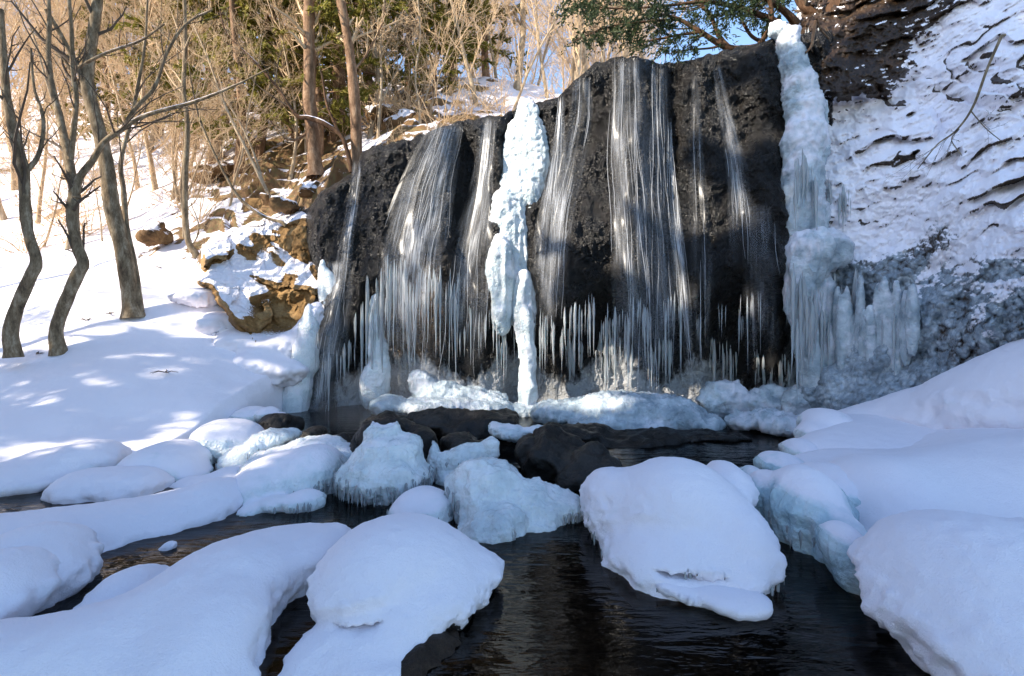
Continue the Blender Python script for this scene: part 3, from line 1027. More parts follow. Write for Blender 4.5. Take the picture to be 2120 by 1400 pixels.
cluster_row(cliff, 1668, 1770, 570, 680, 130, 260, 12, .036, cliff_near, .09)
cluster_row(cliff, 1760, 1885, 600, 670, 120, 200, 11, .034, cliff_near, .09)
cluster_row(cliff, 1672, 1712, 60, 90, 70, 120, 3, .035, cliff_near, .12)
cluster_row(cliff, 1690, 1760, 380, 430, 50, 110, 5, .03, cliff_near, .08)

# ------------------------------------------------------------------ ice masses on the wall
def ice_mass(name, label, spec, h=0.03, k=0.1, drips=(), snowy=0.3, amp=1.0, lump=5.0, mat=None, flute=1.0):
    ells = ell_list(spec)
    V, F = blob(ells, h, k, zmin=-0.2)
    Nn = vnormals(V, F)
    low = sstep(0.3, -0.8, V[:, 2] - np.percentile(V[:, 2], 55))
    q = V[:, 2] * 5.5 + 1.4 * fbm(V * np.array([4, 4, 1.5]), 3)
    shelf = (1 - (q - np.floor(q))) ** 1.6
    d = amp * (0.022 * billow(V * np.array([lump, lump, lump * 0.8]), 4, 0.6) + 0.016 * fbm(V * np.array([16, 16, 4.0]), 3)
               + flute * (0.060 * (0.5 - np.abs(vnoise(V * np.array([11, 11, 0.9])))) * (0.4 + low) + 0.022 * shelf * (1 - 0.7 * low)))
    ice = np.clip(0.75 - snowy * sstep(-0.2, 0.7, Nn[:, 2] + 0.6 * fbm(V * 2.5, 3)) , 0, 1)
    base = np.mean([c for c, r, t in ells], 0)
    base[2] = np.min([c[2] - r[2] for c, r, t in ells])
    root = thing(name, label, 'frozen waterfall', base)
    mk('ice_body', V + Nn * d[:, None], F, mat or SNOW, root, {'ice': ice})
    for row in drips:
        icicle_row(root, *row)
    return root


def wn_(px, py, off=0.12): return float(wall_base(px, py)) - off
cd = [(1092, 245, 22, 36, wn_(1092, 245), .12), (1090, 290, 42, 50, wn_(1090, 290), .16), (1105, 330, 30, 70, wn_(1100, 330), .16), (1065, 370, 35, 75, wn_(1065, 370), .16), (1085, 410, 38, 80, wn_(1080, 410), .18),
      (1048, 470, 34, 80, wn_(1050, 470), .2), (1070, 520, 40, 80, wn_(1065, 500), .2), (1035, 560, 24, 70, wn_(1040, 500, .2), .16), (1065, 600, 30, 70, wn_(1065, 500, .2), .16),
      (1086, 660, 18, 100, wn_(1086, 500, .25), .13), (1092, 740, 16, 110, wn_(1090, 500, .36), .11), (1092, 800, 12, 80, wn_(1090, 500, .4), .085), (1091, 850, 8, 50, wn_(1090, 500, .42), .055), (1090, 886, 4.5, 26, wn_(1090, 500, .43), .034), (1038, 630, 16, 60, wn_(1040, 500, .2), .12)]
ice_mass('ice_column', 'tall white ice column hanging down the middle of the black wall', cd, 0.026, 0.08,
         [(1018, 1065, 640, 690, 60, 130, 12, .02, .045), (1022, 1050, 700, 720, 50, 100, 5, .03, .05)], 0.22, 0.75, 4.0, PALEICE, 1.5)
pil = [(1612, 62, 16, 16, 8.1, .14), (1632, 92, 20, 36, 8.05, .16), (1642, 140, 24, 46, 8.0, .18), (1656, 190, 30, 50, 7.95, .2), (1668, 240, 38, 56, 7.9, .22), (1668, 300, 42, 66, 7.8, .24), (1660, 380, 36, 76, 7.75, .24),
       (1668, 450, 40, 60, 7.7, .24), (1646, 430, 16, 80, 7.7, .15), (1692, 520, 58, 42, 7.5, .34), (1668, 545, 38, 50, 7.5, .28), (1655, 600, 24, 60, 7.5, .22), (1664, 660, 22, 80, 7.5, .18), (1676, 720, 18, 90, 7.48, .15),
       (1688, 800, 14, 70, 7.45, .13), (1722, 770, 22, 90, 7.35, .1), (1700, 620, 24, 60, 7.5, .12)]
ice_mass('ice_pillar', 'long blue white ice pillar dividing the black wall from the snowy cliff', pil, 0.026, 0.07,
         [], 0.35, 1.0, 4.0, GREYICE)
cluster_row(cliff, 1640, 1700, 570, 680, 110, 230, 9, .045, lambda a, b: 7.27, .05)
cluster_row(cliff, 1640, 1690, 320, 420, 60, 120, 5, .035, lambda a, b: 7.46, .05)
cur = []
random.seed(14)
for k, px in enumerate(range(1696, 1890, 12)):
    t_, b_ = random.uniform(560, 650), lerp_tab(px, [(1690, 870), (1760, 845), (1890, 810)]) + random.uniform(-90, 10)
    cur.append((px + random.uniform(-4, 4), (t_ + b_) / 2, random.uniform(5.5, 8.5), (b_ - t_) / 2, cliff_near(px, 700) + random.uniform(-.05, .02), .075))
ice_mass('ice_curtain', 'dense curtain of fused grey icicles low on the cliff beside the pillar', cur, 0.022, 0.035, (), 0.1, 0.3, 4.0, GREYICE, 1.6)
sh = [(668, 585, 9, 48, wn_(690, 560, .25), .08), (685, 590, 14, 36, wn_(690, 560, .25), .09, 20), (672, 625, 7, 40, wn_(690, 560, .25), .06)]
ice_mass('ice_shard', 'forked white ice shard hanging from the corner of the black wall', sh, 0.02, 0.06, (), 0.1, 0.3)
pl = [(778, 700, 14, 90, wn_(780, 600, .1), .1), (785, 770, 20, 70, wn_(780, 600, .1), .14), (768, 800, 22, 45, wn_(780, 600, .15), .15)]
ice_mass('ice_sheet', 'pale ice sheet frozen down the black wall beside the brown rock patch', pl, 0.025, 0.08, [(735, 800, 780, 800, 40, 70, 8, .02, .04)], 0.2, 0.7)
lf = [(650, 672, 12, 44, 9.0, .2, 14), (640, 715, 14, 52, 8.95, .22, 14), (628, 762, 15, 55, 8.9, .22, 13), (617, 810, 16, 55, 8.85, .22, 11), (608, 855, 18, 48, 8.8, .22, 8)]
ice_mass('ice_tongue', 'smooth cream ice tongue sliding down to the pool at the wall foot', lf, 0.03, 0.2, (), 0.3, 0.3, 3.0, None, 0.8)

# frozen spray at the foot of the wall
ap = [(800, 838, 30, 16, 8.2, .3), (880, 842, 90, 13, 8.2, .35), (980, 846, 80, 14, 8.3, .3), (1080, 852, 80, 15, 8.45, .25), (1180, 856, 80, 25, 7.9, .4), (1280, 852, 90, 38, 7.75, .5), (1370, 858, 80, 36, 7.65, .5),
      (1440, 878, 56, 20, 7.5, .35), (880, 806, 26, 42, 8.75, .2, 34), (905, 818, 44, 24, 8.7, .25, 20), (955, 822, 50, 18, 8.7, .25, 8), (1010, 826, 40, 14, 8.7, .25), (1240, 880, 60, 14, 7.4, .3), (1330, 884, 70, 12, 7.3, .3)]
ells = ell_list(ap)
Va, Fa = blob(ells, 0.035, 0.12)
Na = vnormals(Va, Fa)
da = 0.028 * billow(Va * 6.5, 5, 0.65) + 0.012 * fbm(Va * 16, 2)
apron = thing('spray_ice_apron', 'knobbly ice apron of frozen spray along the foot of the black wall', 'ice', P(1150, 880, 7.6))
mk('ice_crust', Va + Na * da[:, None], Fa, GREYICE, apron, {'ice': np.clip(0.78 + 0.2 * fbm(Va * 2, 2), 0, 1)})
ap2 = [(1580, 868, 50, 14, 7.2, .25), (1630, 880, 45, 14, 6.9, .25), (1540, 872, 30, 10, 7.3, .2), (1500, 830, 50, 40, 8.0, .2), (1600, 840, 60, 36, 7.9, .2), (1660, 850, 30, 50, 7.6, .2)]
ells = ell_list(ap2)
Va, Fa = blob(ells, 0.035, 0.12)
Na = vnormals(Va, Fa)
da = 0.05 * billow(Va * 5, 4, 0.6)
ap_o = thing('ice_shelf', 'grey crusted ice shelf in the shaded corner below the ice pillar', 'ice', P(1600, 880, 7.1))
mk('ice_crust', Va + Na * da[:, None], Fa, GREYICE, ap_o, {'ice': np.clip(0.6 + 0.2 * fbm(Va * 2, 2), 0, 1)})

# ------------------------------------------------------------------ boulders in the stream, each under its own snow
def B(*a, **k): return boulder(*a, **k)
B('snow_loaf', 'low loaf shaped boulder under snow near the far bank', 'boulder', [(225, 1012, 106, 40, 4.62, .34), (290, 1008, 45, 34, 4.62, .26), (150, 1022, 36, 24, 4.5, .2)], .024, .12, 'snow')
B('snowy_boulder', 'ice crusted round boulder joined to the snow bank', 'boulder', [(345, 968, 74, 50, 5.2, .5), (400, 985, 30, 18, 5.1, .22), (300, 985, 40, 26, 5.1, .3), (385, 945, 45, 26, 5.5, .3)], .028, .12, 'mix', fringe=60)
r_ = B('overhanging_boulder', 'round topped boulder standing on icicle legs by the bank', 'boulder', [(472, 904, 62, 34, 5.9, .42), (500, 925, 45, 30, 5.9, .4), (445, 912, 34, 30, 5.8, .3)], .028, .12, 'mix')
icicle_row(r_, 418, 455, 918, 930, 20, 45, 7, .015, .03, lambda a, b: 5.65)
B('ice_boulder', 'layered ice boulder slanting up behind the sunlit dome', 'boulder', [(490, 955, 34, 34, 5.5, .3), (535, 928, 48, 30, 5.6, .35, 25), (585, 905, 34, 16, 5.7, .25, 12), (500, 975, 35, 24, 5.3, .25)], .026, .1, 'ice', fringe=50)
B('ice_boulder', 'translucent ice ridge between the slanting boulder and the sunlit dome', 'boulder', [(545, 965, 58, 32, 5.1, .3, 20), (615, 938, 66, 28, 5.2, .35, 10), (672, 922, 38, 16, 5.3, .25, 5), (720, 950, 30, 30, 5.2, .3)], .026, .1, 'ice', fringe=60)
B('snow_lump', 'small snow hump in front of the ice boulders', 'boulder', [(395, 1003, 38, 16, 4.8, .2), (480, 985, 42, 16, 5.0, .2)], .022, .08, 'snow')
B('ice_dome_boulder', 'sunlit dome of ice with snow lumps along its waterline', 'boulder',
  [(600, 998, 100, 62, 4.7, .45), (545, 1012, 54, 44, 4.5, .32), (650, 985, 56, 60, 4.75, .4), (570, 1046, 24, 12, 4.15, .1), (610, 1042, 22, 12, 4.15, .1), (640, 1036, 24, 16, 4.2, .12), (520, 1058, 24, 8, 4.1, .1)], .022, .09, 'mix', fringe=120, amp=1.1)
B('snow_ridge', 'long smooth snow ridge stretching across the stream', 'boulder',
  [(446, 1042, 50, 44, 4.2, .34), (385, 1066, 78, 42, 4.05, .38), (290, 1092, 108, 52, 3.88, .42), (160, 1118, 130, 58, 3.6, .45), (0, 1146, 140, 66, 3.4, .48), (-160, 1180, 150, 76, 3.2, .5), (-340, 1215, 150, 80, 3.0, .5)], .024, .14, 'snow', zmin=-.3)
B('snow_mound', 'blunt snow mound at the near end of the long snow ridge', 'boulder', [(55, 1165, 106, 66, 3.0, .38), (110, 1200, 52, 44, 2.85, .22), (40, 1215, 60, 40, 2.8, .25)], .02, .12, 'snow')
B('snow_mound', 'cut off snow mound at the picture edge before the blunt mound', 'boulder', [(-30, 1215, 90, 70, 2.62, .34), (5, 1250, 48, 40, 2.5, .2)], .02, .12, 'snow')
B('snow_clump', 'small loose snow clump on the dark water', 'snow clump', [(345, 1134, 17, 10, 3.42, .05, 25), (352, 1128, 9, 7, 3.42, .04)], .008, .03, 'snow', zmin=-.03, amp=.5)
B('ice_tower_boulder', 'tall lumpy ice tower standing mid stream against a black rock', 'boulder',
  [(790, 990, 88, 60, 4.5, .34), (735, 985, 38, 46, 4.5, .25), (800, 935, 76, 40, 4.6, .28), (795, 895, 44, 34, 4.75, .2), (772, 885, 20, 26, 4.75, .12), (820, 880, 18, 22, 4.75, .12), (855, 915, 26, 30, 4.7, .16), (850, 975, 40, 40, 4.6, .2)], .02, .06, 'ice', fringe=160, amp=1.4)
B('ice_fin', 'jagged thin ice fin wrapped round a dark rock', 'boulder', [(897, 950, 14, 46, 5.0, .1), (920, 975, 32, 40, 4.95, .14), (960, 955, 44, 36, 4.95, .16), (1012, 935, 18, 28, 4.95, .1), (985, 945, 30, 30, 4.95, .14), (930, 1010, 30, 30, 4.8, .12)], .02, .04, 'ice', fringe=60, amp=1.2)
B('ice_boulder', 'small squarish ice block beside the big ice hump', 'boulder', [(868, 1050, 52, 38, 4.1, .3), (850, 1062, 36, 30, 4.0, .2), (900, 1060, 34, 34, 4.0, .2)], .02, .1, 'mix', fringe=30)
B('ice_boulder', 'big translucent ice hump trailing to the middle of the pool', 'boulder',
  [(1005, 1012, 78, 66, 4.15, .4), (1000, 1050, 64, 50, 4.0, .32), (1105, 1048, 86, 52, 4.05, .32, -12), (1175, 1052, 40, 36, 4.0, .2), (1030, 1096, 62, 32, 3.72, .22), (975, 1098, 46, 20, 3.75, .2), (1120, 1085, 40, 24, 3.85, .2), (1050, 1080, 30, 24, 3.7, .15)], .02, .07, 'ice', fringe=140, amp=1.15)
def carve18(G, D):
    c = P(1430, 1188, 2.87); q = (G - c) / np.array([0.20, 0.16, 0.022])
    return np.maximum(D, -(np.linalg.norm(q, axis=-1) - 1) * 0.022)
B('snowy_boulder', 'great domed boulder with deep snow, ice on one shoulder', 'boulder',
  [(1395, 1065, 138, 108, 3.5, .46), (1275, 1050, 60, 72, 3.7, .35), (1500, 1125, 78, 86, 3.28, .36), (1440, 1150, 110, 56, 3.15, .3), (1286, 1140, 26, 28, 3.4, .13), (1338, 1178, 32, 30, 3.1, .14), (1505, 1005, 38, 46, 3.8, .3), (1430, 1196, 100, 14, 2.98, .2), (1540, 1190, 40, 28, 2.95, .2), (1245, 1075, 30, 50, 3.75, .25), (1390, 1165, 90, 50, 3.1, .25), (1315, 1140, 56, 56, 3.3, .24), (1345, 1186, 52, 24, 3.05, .18), (1535, 1140, 50, 76, 3.2, .3), (1250, 1040, 40, 60, 3.75, .28)],
  .018, .13, 'snow', fringe=50, carve=carve18, amp=1.0)
B('snow_plank', 'flat tilted snow slab lying on the water before the domed boulder', 'snow slab', [(1440, 1216, 80, 10, 2.85, .14, -8), (1520, 1240, 62, 12, 2.72, .14, -4), (1560, 1245, 24, 11, 2.70, .1)], .014, .05, 'snow', zmin=-.06, amp=.6)
B('snow_bank_block', 'wide smooth snow block filling the near corner of the stream', 'snow bank',
  [(622, 1136, 70, 38, 3.2, .32), (680, 1140, 46, 42, 3.15, .3), (520, 1186, 120, 66, 2.9, .42), (430, 1250, 130, 90, 2.6, .42), (330, 1345, 180, 92, 2.35, .4), (170, 1392, 180, 108, 2.2, .36), (0, 1430, 190, 110, 2.1, .36), (-200, 1470, 220, 120, 1.95, .4), (440, 1350, 100, 100, 2.3, .3), (380, 1440, 130, 80, 2.1, .3)], .02, .13, 'snow', zmin=-.2)
B('snow_lump', 'small snow bump leaning on the wide smooth block', 'boulder', [(255, 1225, 48, 34, 2.72, .2), (285, 1215, 40, 28, 2.75, .2)], .018, .08, 'snow')
def carve12(G, D):
    for px, py, Y, rx, rz in ((740, 1296, 2.33, .12, .012), (620, 1300, 2.5, .11, .10)):
        c = P(px, py, Y); q = (G - c) / np.array([rx, 0.2, rz])
        D = np.maximum(D, -(np.linalg.norm(q, axis=-1) - 1) * min(rx, rz))
    return D
B('snowy_boulder', 'near boulder under a thick snow cushion tapering to a point over the water', 'boulder',
  [(825, 1166, 146, 84, 2.85, .42), (775, 1196, 104, 84, 2.7, .35), (930, 1185, 88, 60, 2.85, .3, -18), (990, 1195, 44, 34, 2.85, .2), (752, 1282, 60, 36, 2.46, .18), (790, 1298, 76, 40, 2.44, .2), (860, 1255, 90, 52, 2.58, .24), (930, 1235, 64, 48, 2.65, .24), (715, 1312, 46, 26, 2.38, .14), (690, 1345, 40, 24, 2.32, .12), (745, 1348, 56, 24, 2.3, .13), (650, 1352, 44, 24, 2.3, .13), (640, 1395, 60, 28, 2.2, .14), (760, 1392, 90, 30, 2.2, .16), (850, 1310, 60, 34, 2.44, .18)],
  .015, .07, 'snow', rock=True, amp=1.0, carve=carve12)
root12 = [o for o in bpy.data.objects if o.get('label', '').startswith('near boulder under a thick')][0]
for spec in ([(840, 1376, 70, 40, 2.3, .2), (905, 1360, 46, 34, 2.38, .18)], [(700, 1366, 60, 24, 2.26, .1)]):
    Vr, Fr = blob(ell_list(spec), .018, .06, zmin=-.2)
    Nr = vnormals(Vr, Fr)
    Vr = Vr + Nr * (0.03 * fbm(Vr * 5, 4, .6) + 0.02 * (0.4 - np.abs(vnoise(Vr * np.array([14, 14, 3.])))))[:, None]
    mk('rock', Vr, Fr, DARKBROWN, root12, {'snow': np.zeros(len(Vr))})
# right bank
B('ice_bank_boulder', 'blue ice buttress of the far shore with its foot in the pool', 'boulder',
  [(1588, 1052, 48, 82, 3.9, .3), (1668, 1064, 74, 100, 3.6, .38), (1738, 1132, 50, 82, 3.3, .3), (1622, 964, 40, 22, 4.5, .3), (1562, 992, 24, 24, 4.3, .2), (1780, 1165, 30, 56, 3.12, .2), (1720, 1010, 60, 50, 3.9, .4)], .022, .05, 'mix', fringe=90, amp=1.4, ice_add=.5, mat=BLUEICE)
B('ice_lump', 'small frosted ice lobe at the foot of the blue ice buttress', 'boulder', [(1742, 1125, 38, 44, 3.02, .16), (1765, 1170, 34, 56, 2.95, .16)], .018, .06, 'mix', amp=.8, ice_add=.3, mat=BLUEICE)
B('snow_bank_lobe', 'broad pillow of snow above the blue ice buttress', 'snow bank',
  [(1830, 1070, 118, 118, 3.75, .6), (1960, 1080, 190, 140, 3.9, .8), (2150, 1080, 220, 170, 3.9, 1.0), (2400, 1080, 240, 190, 3.5, .9), (1900, 1180, 110, 90, 3.2, .4), (1740, 985, 100, 34, 4.5, .5), (1950, 985, 220, 50, 4.6, .8), (2150, 960, 220, 80, 4.6, .8)], .035, .2, 'snow', zmin=-.2)
B('ice_lobe', 'rounded ice lobe where the shore meets the frozen corner', 'boulder', [(1665, 936, 36, 24, 5.2, .3), (1712, 880, 44, 34, 5.9, .4), (1690, 905, 34, 30, 5.7, .3)], .03, .1, 'mix')
B('snow_terrace', 'long snow terrace stepping down from the cliff foot', 'snow bank', [(1790, 935, 120, 36, 5.1, .6), (1960, 930, 220, 50, 5.2, .8), (2160, 900, 200, 90, 5.0, .9), (1830, 905, 120, 40, 5.7, .7)], .035, .15, 'snow', zmin=-.2)
B('snow_slope', 'steep snow drift rising against the foot of the cliff', 'snow bank', [(1800, 900, 110, 46, 6.2, .8), (1900, 890, 120, 62, 5.9, .8), (2000, 880, 130, 84, 5.4, .8), (2110, 855, 140, 110, 4.9, .8), (2250, 830, 150, 150, 4.5, .9), (2480, 850, 190, 190, 3.9, .9), (2100, 930, 180, 80, 5.2, .8)], .035, .2, 'snow', zmin=-.2)
B('snowy_boulder', 'huge snow cushion bulging over the water at the near shore', 'boulder',
  [(2000, 1195, 180, 112, 2.55, .46), (2120, 1235, 220, 134, 2.4, .5), (1975, 1220, 150, 92, 2.45, .36), (2050, 1300, 180, 100, 2.25, .32), (2140, 1380, 190, 100, 2.05, .32), (2300, 1260, 240, 170, 2.4, .5)], .02, .12, 'snow', amp=1.3, zmin=-.25)

B('snow_lobe', 'low snow lobe of the far bank at the edge of the brown water', 'snow bank', [(20, 992, 110, 28, 4.75, .35), (-170, 1005, 160, 40, 4.6, .4), (150, 955, 90, 34, 5.2, .5), (190, 940, 40, 24, 5.2, .3)], .03, .12, 'snow', zmin=-.2)
# dark rocks
B('dark_rock', 'pointed black rock behind the lumpy ice tower', 'rock', [(800, 915, 62, 60, 5.35, .35), (850, 950, 46, 70, 5.2, .3, 20), (760, 930, 40, 46, 5.4, .3)], .03, .06, 'rock')
B('dark_rock', 'wide black wet rock between the ice hump and the domed boulder', 'rock', [(1140, 955, 76, 62, 5.2, .45), (1215, 985, 66, 56, 4.9, .4), (1110, 940, 44, 40, 5.3, .3), (1250, 1000, 40, 40, 4.8, .3)], .03, .08, 'rock')
B('dark_rock', 'rounded dark rock cupped by the jagged ice fin', 'rock', [(958, 938, 48, 40, 5.3, .35), (985, 950, 40, 34, 5.2, .3)], .03, .08, 'rock')
B('dark_rock', 'flat dark rock in the spray behind the sunlit dome', 'rock', [(690, 925, 50, 20, 6.0, .35, 14), (640, 905, 30, 16, 6.3, .3), (580, 880, 40, 26, 6.9, .3)], .03, .08, 'rock')
B('dark_ledge', 'low dark ledge under the white spray ice', 'rock', [(900, 880, 130, 30, 7.1, .5), (1000, 885, 110, 28, 7.0, .5), (1180, 905, 140, 26, 6.6, .5), (800, 880, 60, 26, 7.0, .4), (1300, 915, 150, 22, 6.6, .5), (1450, 905, 120, 16, 6.8, .4)], .04, .12, 'rock')
B('snowy_rock', 'small snow topped rock under the tip of the ice column', 'boulder', [(1050, 893, 42, 20, 6.2, .25), (1110, 892, 30, 14, 6.2, .2), (1030, 885, 24, 14, 6.2, .2)], .026, .06, 'ice')
B('snowy_rock', 'row of sunlit snow balls under the ice tongue', 'boulder', [(520, 862, 34, 18, 7.2, .3), (555, 858, 20, 14, 7.1, .2), (580, 868, 16, 14, 7.0, .15), (500, 872, 24, 16, 7.2, .2)], .026, .05, 'mix')


# ------------------------------------------------------------------ ochre outcrop and bank rocks
def outcrop(label, spec, h=0.035, mat=OUTCROP, snow_amt=0.5, name='outcrop_rock', cat='rock', amp=1.0):
    ells = ell_list(spec)
    V, F = blob(ells, h, .1, zmin=-.2, carve=facets(ells, 9, len(bpy.data.objects), (.5, .9)))
    Nn = vnormals(V, F)
    d = amp * (0.06 * fbm(V * 1.6, 3) + 0.035 * fbm(V * 5, 5, .68) + 0.05 * (0.35 - np.abs(vnoise(V * np.array([2.2, 2.2, 3.0]) + 4))))
    V2 = V + Nn * d[:, None]
    N2 = vnormals(V2, F)
    sn = np.clip(sstep(0.30, 0.75, N2[:, 2] + 0.35 * fbm(V * 3.5, 3)) * snow_amt * 2, 0, 1)
    base = np.mean([c for c, r, t in ells], 0); base[2] = np.min([c[2] - r[2] for c, r, t in ells])
    root = thing(name, label, cat, base)
    mk('rock', V2, F, mat, root, {'snow': sn})
    return root


# the ochre face beside the fall: a fractured rock surface standing out of the bank
TB_ = tps_fit([(a / 100, b / 100) for a, b in [(405, 528), (470, 590), (540, 560), (600, 480), (655, 420), (480, 705), (560, 730), (615, 715), (400, 705), (330, 512), (700, 700)]],
              [10.4, 9.9, 10.6, 10.9, 10.9, 8.8, 9.1, 9.5, 8.5, 10.7, 9.7], 0.01)
opx, opy = np.meshgrid(np.linspace(380, 690, 260), np.linspace(410, 735, 270))
T0 = TB_(opx / 100, np.minimum(opy, 655) / 100)
po = np.stack([(opx - CX) / FPX * T0, T0, CAM_H - (opy - HY) / FPX * T0], -1)
wo = fbm(po * 1.5 + 3, 4)
edge = np.minimum.reduce([(opx - lerp_tab(opy, [(410, 610), (450, 540), (480, 440), (520, 405), (580, 415), (620, 455), (660, 490), (690, 510), (735, 540)])) / 30, (690 - opx) / 20,
                           (opy - lerp_tab(opx, [(380, 520), (420, 505), (470, 495), (520, 470), (560, 455), (620, 425), (690, 410)])) / 26]) + 0.7 * wo
m_o = sstep(-0.6, 0.7, edge)
def blur(a, n):
    k = np.ones(n) / n
    a = np.apply_along_axis(lambda r: np.convolve(np.pad(r, n // 2, mode='edge'), k, 'valid'), 0, a)
    return np.apply_along_axis(lambda r: np.convolve(np.pad(r, n // 2, mode='edge'), k, 'valid'), 1, a)
ka, va = knobs(opx / 62 + .5 * wo, opy / 54 + .4 * wo, 31)
kb, vb = knobs(opx / 26 + .5 * wo, opy / 22 + .4 * wo, 35)
bigm = sstep(490, 525, opx)
hol = np.exp(-((opx - 570) / 62) ** 4 - ((opy - 655) / 42) ** 4)
do = m_o * (0.40 + 0.30 * va + 0.06 * vb + 0.10 * wo + 0.035 * fbm(po * 5, 4, .6) - 0.10 * sstep(.5, .8, ka)) - 0.5 * (1 - m_o)
do = do + 0.25 * bigm * sstep(540, 600, opy) * m_o - 0.42 * hol * m_o
YO = T0 - do
OV = np.stack([(opx - CX) / FPX * YO, YO, CAM_H - (opy - HY) / FPX * YO], -1).reshape(-1, 3)
OF = grid_faces(270, 260, True)
ON = vnormals(OV, OF)
YB = blur(YO, 17)
NB = vnormals(np.stack([(opx - CX) / FPX * YB, YB, CAM_H - (opy - HY) / FPX * YB], -1).reshape(-1, 3), OF)[:, 2]
bm = bigm.ravel()
sn_o = bm * sstep(0.42, 0.62, NB + 0.22 * fbm(OV * 1.7, 2)) + (1 - bm) * sstep(0.12, 0.42, NB + 0.30 * fbm(OV * 1.9 + 8, 3))
sn_o = np.clip(sn_o + 0.9 * np.exp(-((opx - 548) / 22) ** 2 - ((opy - 545) / 32) ** 2).ravel() - 0.8 * hol.ravel(), 0, 1)
MOSSY = brown_rock_material('ochre_mossy_rock', (0.05, 0.03, 0.012), (0.22, 0.125, 0.045), (0.42, 0.27, 0.12))
oc = thing('rock_outcrop', 'big ochre rock outcrop with a dark hollow below, beside the black wall', 'rock', P(570, 700, 9.3))
mk('rock', OV, OF, MOSSY, oc, {'snow': sn_o})

B('snow_drift', 'crusted snow drift banked against the foot of the ochre outcrop', 'snow bank',
  [(415, 618, 44, 20, 9.45, .5), (455, 668, 46, 22, 9.2, .45), (500, 708, 46, 24, 9.0, .4), (550, 728, 44, 22, 8.9, .35), (605, 712, 40, 26, 9.1, .35), (640, 690, 30, 34, 9.1, .3), (655, 655, 20, 30, 9.15, .25), (520, 760, 50, 26, 8.6, .35), (580, 770, 46, 26, 8.6, .3)], .035, .2, 'snow', amp=1.6, zmin=.2)
outcrop('stubby brown rock block standing up in the sunlit snow', [(325, 486, 22, 30, 10.6, .32)], .03, OUTCROP, .3)
outcrop('mossy ledge rock on the hillside above the bank', [(450, 358, 46, 12, 13.2, .5), (420, 368, 30, 12, 13.0, .5), (480, 352, 30, 10, 13.4, .4)], .05, OUTCROP, .6)
outcrop('ochre ledge below the cedar trunks beside the wall', [(645, 392, 40, 20, 11.1, .5), (600, 425, 36, 16, 10.9, .5), (560, 415, 26, 12, 11.2, .4)], .045, OUTCROP, .7)
outcrop('reddish rock knoll with snow behind the wall top', [(830, 258, 44, 28, 12.6, .6), (790, 240, 36, 28, 13.2, .6), (860, 272, 26, 16, 12.4, .5)], .06, OUTCROP, .9)

